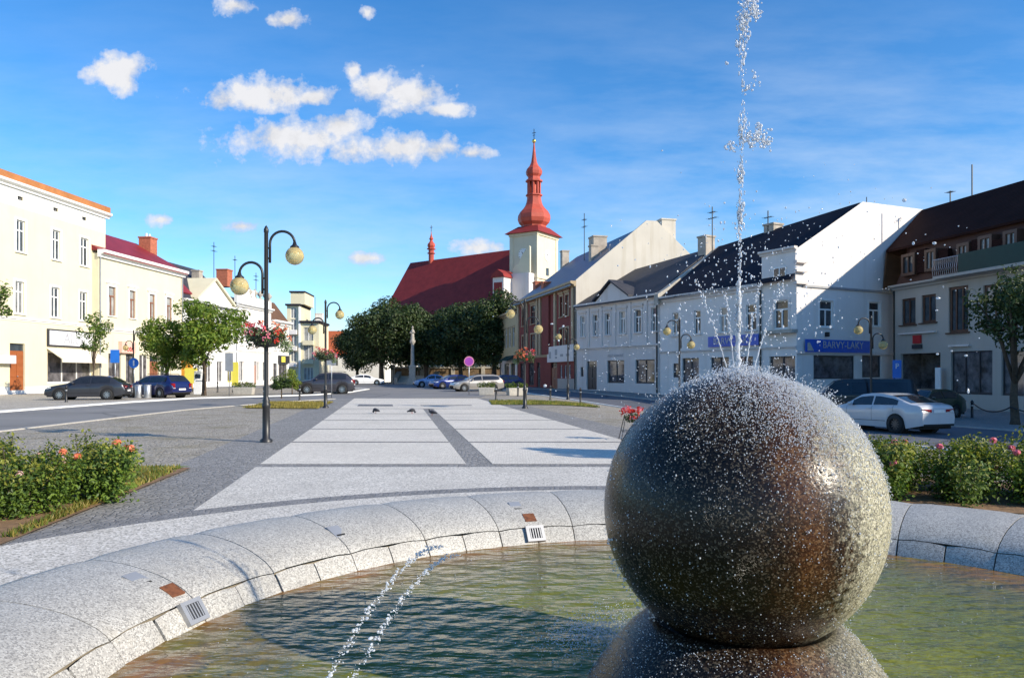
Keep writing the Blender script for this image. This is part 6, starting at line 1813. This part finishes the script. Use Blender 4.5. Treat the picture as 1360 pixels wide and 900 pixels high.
    m = MB(); m.box(-L/2-0.02, -L/2-0.004, -0.26, 0.26, zt-0.12 if kind == 'liftback' else zt-0.34, zt-0.01 if kind == 'liftback' else zt-0.23); m.build('licence_plate', M['plate'], e)
    m = MB(); m.box(-L/2-0.014, -L/2+0.06, -hw(L-.02)*0.93, hw(L-.02)*0.93, 0.30, 0.38); m.box(L/2-0.06, L/2+0.012, -hw(.02)*0.8, hw(.02)*0.8, 0.30, 0.50); m.build('bumper', M['under'], e)
    if kind in ('estate', 'suv'):
        m = MB()
        for sd in (1, -1): m.tube([(L/2-2.1, sd*0.56, c['H']+0.005), (L/2-2.3, sd*0.57, c['H']+0.05), (L/2-3.5, sd*0.57, c['H']+0.05), (L/2-3.7, sd*0.56, c['H']-0.01)], 0.018, 6)
        m.build('roof_rail', M['iron'], e)
    return e
def place(e, x, y, heading, dz=0.0):
    """heading: direction of travel as a vector"""
    e.location = (x, y, gz(x, y) + dz); e.rotation_euler = (0, 0, math.atan2(heading[1], heading[0])); return e
place(make_car('liftback', 'white liftback parked in the shade before the mansard house, seen from behind', paint('car_white', (0.52, 0.525, 0.54)), 'cars parked round the square', True), 14.45, 29.3, (-0.36, 0.93), 0.01)
place(make_car('van', 'black van parked before the paint shop, behind the white liftback', paint('car_black', (0.012, 0.012, 0.013)), 'cars parked round the square'), 16.6, 36.2, (-0.95, 0.32), 0.01)
place(make_car('hatch', 'dark green car behind the tail of the white liftback', paint('car_dark_green', (0.012, 0.03, 0.012)), 'cars parked round the square'), 20.2, 37.0, (-0.9, -0.44), 0.01)
place(make_car('hatch', 'dark grey hatchback parked in front of the cream shop awning', paint('car_anthracite', (0.035, 0.037, 0.045), 0.3), 'cars parked round the square'), -25.2, 44.9, (-0.985, -0.17), 0.0)
place(make_car('estate', 'dark blue estate car parked behind the two steel bins', paint('car_navy', (0.008, 0.014, 0.085), 0.1), 'cars parked round the square'), -23.1, 49.0, (-0.90, 0.43), 0.0)
place(make_car('suv', 'dark grey off-roader parked behind the second lamp and its flower trough', paint('car_graphite', (0.055, 0.052, 0.062), 0.4), 'cars parked round the square'), -14.3, 57.8, (-0.985, -0.15), 0.0)
place(make_car('liftback', 'white saloon parked before the dark church trees', paint('car_white', (0.80, 0.80, 0.80)), 'cars parked round the square'), -20.2, 104, (0.98, 0.2), 0.0)
place(make_car('hatch', 'silver car nose out beside the white saloon, under the trees', paint('car_silver', (0.45, 0.46, 0.48), 0.5), 'cars parked round the square'), -24.0, 103, (0.25, -0.97), 0.0)
place(make_car('beetle', 'light blue rounded car alone on the road before the church trees', paint('car_light_blue', (0.24, 0.34, 0.55), 0.3), 'cars parked round the square'), -9.2, 86, (-0.96, -0.28), 0.0)
place(make_car('hatch', 'blue car between the light blue one and the champagne estate', paint('car_blue', (0.012, 0.03, 0.17), 0.2), 'cars parked round the square'), -6.3, 77.5, (-0.86, -0.5), 0.0)
place(make_car('estate', 'champagne estate car behind the violet no-parking sign', paint('car_champagne', (0.40, 0.37, 0.33), 0.5), 'cars parked round the square'), -3.1, 66.0, (-0.93, -0.36), 0.0)
place(make_car('hatch', 'blue-violet car beside the ochre house, mostly hidden by the champagne estate', paint('car_violet', (0.02, 0.022, 0.11), 0.2), 'cars parked round the square'), -1.0, 71.0, (-0.9, -0.43), 0.0)

# ------------------------------------------------------------------ street furniture
def bollard(label, loc, chain=False):
    e = empty('bollard', loc, 0, label, 'bollard', 'black iron bollards')
    m = MB(); m.lathe([(0.085, 0), (0.085, 0.05), (0.06, 0.08), (0.055, 0.78), (0.07, 0.80), (0.07, 0.84), (0.05, 0.88), (0.0, 0.93)], 12); m.build('post', M['iron'], e, True)
    m = MB(); m.lathe([(0.0585, 0.62), (0.0585, 0.68)], 12); m.build('band', M['steel'], e, True)
    return e
b0 = bollard('black bollard in front of the dark grey hatchback', (*gp(88, 534), 0))
def gp2(px, py):
    k = 1.55 * F / (py - HZ); x, y = (px-680)/F*k, k
    for _ in range(12):
        k = (H - gz(x, y)) * F / (py - HZ); x, y = (px-680)/F*k, k
    return (x, y, gz(x, y))
for px, py, lab in ((398, 532, 'black bollard between the second lamp and the dark off-roader'), (351, 536, 'black bollard just behind the nearest lamp post'),
                    (659, 531, 'black bollard at the corner of the green lawn patch, by the flower trough'), (688, 526, 'black bollard before the red house, left of the lamp in its front'), (771, 535, 'black bollard behind the lawn patch, in line with the pale house corner'),
                    (731, 531, 'black bollard before the red house shop sign'), (247, 521, 'black bollard right of the white ticket machine'), (289, 521, 'black bollard under the round tree'), (1291, 556, 'black bollard holding the chain beside the dark street tree')):
    dup(b0, gp2(px, py), 0, lab)
m = MB(); A_ = Vector(gp2(1291, 556)) + Vector((0, 0, 0.8)); Bc = Vector((21.0, 31.7, gz(21, 31.7) + 0.8)); Cc = Vector((23.5, 30.6, gz(23.5, 30.6)+0.8))
for (p, q) in ((A_, Bc), (Bc, Cc)):
    m.tube([p.lerp(q, i/14) - Vector((0, 0, 0.32*(1-(2*i/14-1)**2))) for i in range(15)], 0.03, 6)
tag(m.build('chain', M['iron'], None, True), 'black iron chain sagging between the bollard and the dark street tree', 'chain')

def sign_post(name, label, loc, h, parts, cat='road sign', r=0.03):
    e = empty(name, loc, 0, label, cat)
    m = MB(); m.tube([(0, 0, 0), (0, 0, h)], r, 8); m.build('post', M['steel'], e, True)
    for (nm, mat, shape, zc, w, hh, dy) in parts:
        m = MB()
        if shape == 'disc':
            ring_ = [(w*math.cos(2*PI*k/24), dy, zc + w*math.sin(2*PI*k/24)) for k in range(24)]; m.prism(ring_, (0, 0.015, 0))
        else: m.box(-w/2, w/2, dy, dy+0.015, zc-hh/2, zc+hh/2)
        m.build(nm, M[mat], e)
    return e
x, y, z = gp2(623, 524)
sign_post('road_sign', 'round violet-faded no-stopping sign in front of the champagne car', (x, y, 0), 2.75, [('sign_rim', 'pinkring', 'disc', 2.45, 0.37, 0, -0.06), ('sign_face', 'purple', 'disc', 2.45, 0.30, 0, -0.066)])
sign_post('road_sign', 'rectangular blue sign on a white pole before the cream shop', (-27.4, 52.0, 0), 3.1, [('sign_face', 'blue_road', 'box', 2.75, 0.62, 0.9, -0.06)])
sign_post('road_sign', 'round blue sign on a dark pole at the foot of the far lamp', (-26.8, 53.4, 0), 2.6, [('sign_face', 'blue_road', 'disc', 2.3, 0.36, 0, -0.06), ('sign_mark', 'white_paint', 'box', 2.3, 0.10, 0.4, -0.066)])
sign_post('road_sign', 'tall grey back of a road sign beside the round tree and flower trough', (-19.6, 52.2, 0), 3.0, [('sign_back', 'greymetal', 'box', 2.35, 0.55, 1.25, -0.05)])
sign_post('road_sign', 'grey back of a road sign next to the second lamp post', (-11.5, 48, 0), 2.9, [('sign_back', 'greymetal', 'box', 2.45, 0.6, 0.7, -0.05)])
xw, yw, zw = 21.6, 42.3, gz(21.6, 42.3)
e = sign_post('parking_sign', 'blue parking sign with a white plate below, at the corner of the mansard house', (xw, yw, zw), 3.0, [('sign_face', 'blue_road', 'box', 2.4, 0.5, 1.0, -0.06), ('plate', 'white_paint', 'box', 1.6, 0.55, 0.5, -0.06)])
text('lettering', 'P', 0.42, M['white_paint'], e, (0, -0.07, 2.55), (PI/2, 0, 0))

def make_bin(label, loc):
    e = empty('litter_bin', loc, 0, label, 'litter bin', 'steel litter bins')
    m = MB(); m.lathe([(0.20, 0), (0.21, 0.02), (0.21, 0.84), (0.18, 0.86), (0.18, 0.80), (0.0, 0.78)], 18); m.build('drum', M['steel'], e, True)
    m = MB(); m.lathe([(0.224, 0.80), (0.224, 0.85)], 18); m.lathe([(0.224, 0.06), (0.224, 0.10)], 18); m.build('hoop', M['greymetal'], e, True)
    return e
bn = make_bin('steel litter bin of the pair behind the grey hatchback, the one nearer the blue estate', (*gp(196, 528.5), 0))
dup(bn, (*gp(184, 528.5), 0), 0, 'steel litter bin of the pair, the one nearer the grey hatchback')
tm = empty('ticket_machine', (*gp(264, 523.5), 0), 0, 'white slanted ticket machine standing under the round tree', 'ticket machine')
m = MB(); m.prism([(-0.30, -0.25, 0), (0.30, -0.25, 0), (0.30, -0.12, 1.75), (-0.30, -0.12, 1.75)], (0, 0.4, 0)); bevel(m.build('housing', M['white_paint'], tm), 0.03)
m = MB(); m.box(-0.02, 0.55, -0.26, 0.05, 1.05, 1.10); m.build('shelf', M['white_paint'], tm)
m = MB(); m.prism([(-0.2, -0.196, 1.2), (0.2, -0.196, 1.2), (0.2, -0.171, 1.5), (-0.2, -0.171, 1.5)], (0, 0.01, 0)); m.build('display', M['carglass'], tm)
def board(label, loc, w, h, z0, mat, name='advert_board'):
    e = empty(name, loc, 0, label, 'advert board')
    m = MB(); m.box(-w/2, w/2, -0.03, 0.03, z0, z0+h); m.build('panel', M[mat], e)
    m = MB()
    for s in (-1, 1): m.box(s*w/2*0.9-0.03, s*w/2*0.9+0.03, 0.031, 0.08, 0, z0+h*0.9)
    m.build('leg', M['iron'], e); return e
board('square yellow advert board behind the white ticket machine', (-25.8, 60.5, 0), 1.0, 1.25, 0.75, 'yellow_board')
board('tall orange printed banner next to the yellow advert board', (-27.4, 63.5, 0), 0.95, 3.0, 0.3, 'orange_board')
board('narrow yellow banner right of the round tree trunk', (-22.8, 62.0, 0), 0.5, 1.9, 0.6, 'yellow_board')

def trough(label, loc, seed, w=1.25):
    rg = random.Random(seed)
    e = empty('flower_trough', loc, 0, label, 'planter', 'concrete flower troughs')
    m = MB(); m.prism([(-w/2, -0.3, 0), (w/2, -0.3, 0), (w/2+0.08, -0.36, 0.55), (-w/2-0.08, -0.36, 0.55)], (0, 0.6, 0)); bevel(m.build('trough', M['concrete'], e), 0.03)
    m = MB()
    for k in range(7): clump(m, (-w/2+k*w/6, 0, 0.66+rg.uniform(0, 0.12)), (0.24, 0.26, 0.22), 90, 0.06, rg)
    m.build('plants', [M['leaf_b'], M['leaf_e'], M['leaf_c']], e)
    return e
tr = trough('concrete flower trough left of the nearest lamp post, beside the grey sign back', (*gp2(324, 524), ), 5, 1.35)
dup(tr, gp2(438, 522), 0.2, 'concrete flower trough behind the second lamp post, before the dark off-roader')
dup(tr, gp2(646, 524.5), 0.0, 'concrete flower trough before the champagne estate car', None, (0.75, 1, 1.0))
dup(tr, gp2(686, 525), 0.4, 'dark flower trough behind the lamp with the red topped basket')
def shrub(name, label, loc, rad, seed, mats, n=9, per=170, stem=0.0):
    rg = random.Random(seed); e = empty(name, loc, 0, label, 'shrub')
    m = MB(); m.tube([(0, 0, -0.05), (0, 0, stem+rad[2]*0.8)], [0.05, 0.03], 7)
    m.build('stem', M['bark'], e)
    m = MB()
    for c, r in crown_clumps(rg, rad, n, stem+rad[2], 0.5): clump(m, c, r, per, 0.07, rg)
    m.build('foliage', [M[k] for k in mats], e); return e
shrub('clipped_shrub', 'dark green ball shaped shrub on a short stem behind the nearest lamp', gp2(374, 529), (0.72, 0.72, 0.50), 3, ('leaf_d', 'leaf_e', 'leaf_b'), 10, 200, 0.45)
shrub('golden_shrub', 'bright yellow-green shrub behind the dark ball shaped one', gp2(388, 524), (1.0, 0.9, 0.85), 4, ('leaf_c', 'leaf_a', 'leaf_c'), 12, 200, 0.3)
# red flowers in a wire plant stand beside the ball
ps = empty('plant_stand', (2.78, 17.6, gz(2.78, 17.6)), 0, 'wire plant stand with bright red flowers just beyond the stone ball', 'plant stand')
m = MB()
for (sx_, sy_) in ((-1, -1), (1, -1), (1, 1), (-1, 1)): m.tube([(0.30*sx_, 0.25*sy_, 0), (0.17*sx_, 0.15*sy_, 0.62)], 0.012, 6)
for zz, w in ((0.25, 0.25), (0.6, 0.18)):
    m.tube([(-w, -w*0.85, zz), (w, -w*0.85, zz), (w, w*0.85, zz), (-w, w*0.85, zz), (-w, -w*0.85, zz)], 0.009, 6)
m.build('frame', M['iron'], ps)
rg = random.Random(2); m = MB(); clump(m, (0.05, 0, 0.62), (0.26, 0.24, 0.14), 220, 0.04, rg); m.build('foliage', [M['leaf_d'], M['leaf_e'], M['leaf_b']], ps)
m = MB()
for k in range(34):
    c = Vector((rg.uniform(-0.30, 0.34), rg.uniform(-0.25, 0.25), rg.uniform(0.62, 0.88)))
    for _ in range(9): leaf(m, c + Vector((rg.gauss(0, .03), rg.gauss(0, .03), rg.gauss(0, .03))), Vector((rg.gauss(0, 1), rg.gauss(-0.5, 1), rg.gauss(.4, 1))), 0.032, rg, k % 3 == 0, 0.9)
m.build('flowers', [M['petal_red'], M['petal_pink']], ps)

ps.scale = (0.85,)*3
# ------------------------------------------------------------------ pigeons
M['feather'] = plain('pigeon_feather', (0.045, 0.045, 0.055), 0.7, var=0.5, scale=12)
def pigeon(label, loc, rz, peck):
    e = empty('pigeon', loc, rz, label, 'pigeon', 'pigeons on the paving')
    m = MB()
    hd = (0.17, 0.30) if not peck else (0.20, 0.10)
    spine = [(-0.25, 0, 0.10), (-0.16, 0, 0.13), (-0.08, 0, 0.16), (0.0, 0, 0.18), (0.07, 0, 0.19), (0.12, 0, 0.21 if not peck else 0.18), (hd[0]-0.03, 0, hd[1]-0.05), (hd[0], 0, hd[1]), (hd[0]+0.035, 0, hd[1]-0.004)]
    m.tube(spine, [0.018, 0.04, 0.075, 0.095, 0.088, 0.06, 0.036, 0.034, 0.008], 12)
    b = m.build('body', M['feather'], e, True)
    m = MB()
    for s in (-1, 1): m.tube([(0.06, s*0.07, 0.19), (-0.05, s*0.09, 0.18), (-0.18, s*0.05, 0.14), (-0.26, s*0.03, 0.12)], [0.03, 0.045, 0.03, 0.006], 8)
    m.build('wing', M['iron'], e, True)
    m = MB()
    for s in (-1, 1): m.tube([(0.0, s*0.035, 0.11), (0.005, s*0.035, 0.012), (0.05, s*0.035, 0.004)], 0.008, 5)
    m.build('leg', M['redpaint'], e)
    return e
pigeon('dark pigeon pecking on the bright paving, leftmost of the three', (*gp(499, 549), 0.012), 2.6, True).scale = (0.75,)*3
pigeon('dark pigeon walking on the bright paving, middle of the three', (*gp(547, 549.5), 0.012), 0.3, True).scale = (0.75,)*3
pigeon('dark pigeon standing on the grey central band', (*gp(574, 552), 0.012), 2.9, False).scale = (0.75,)*3
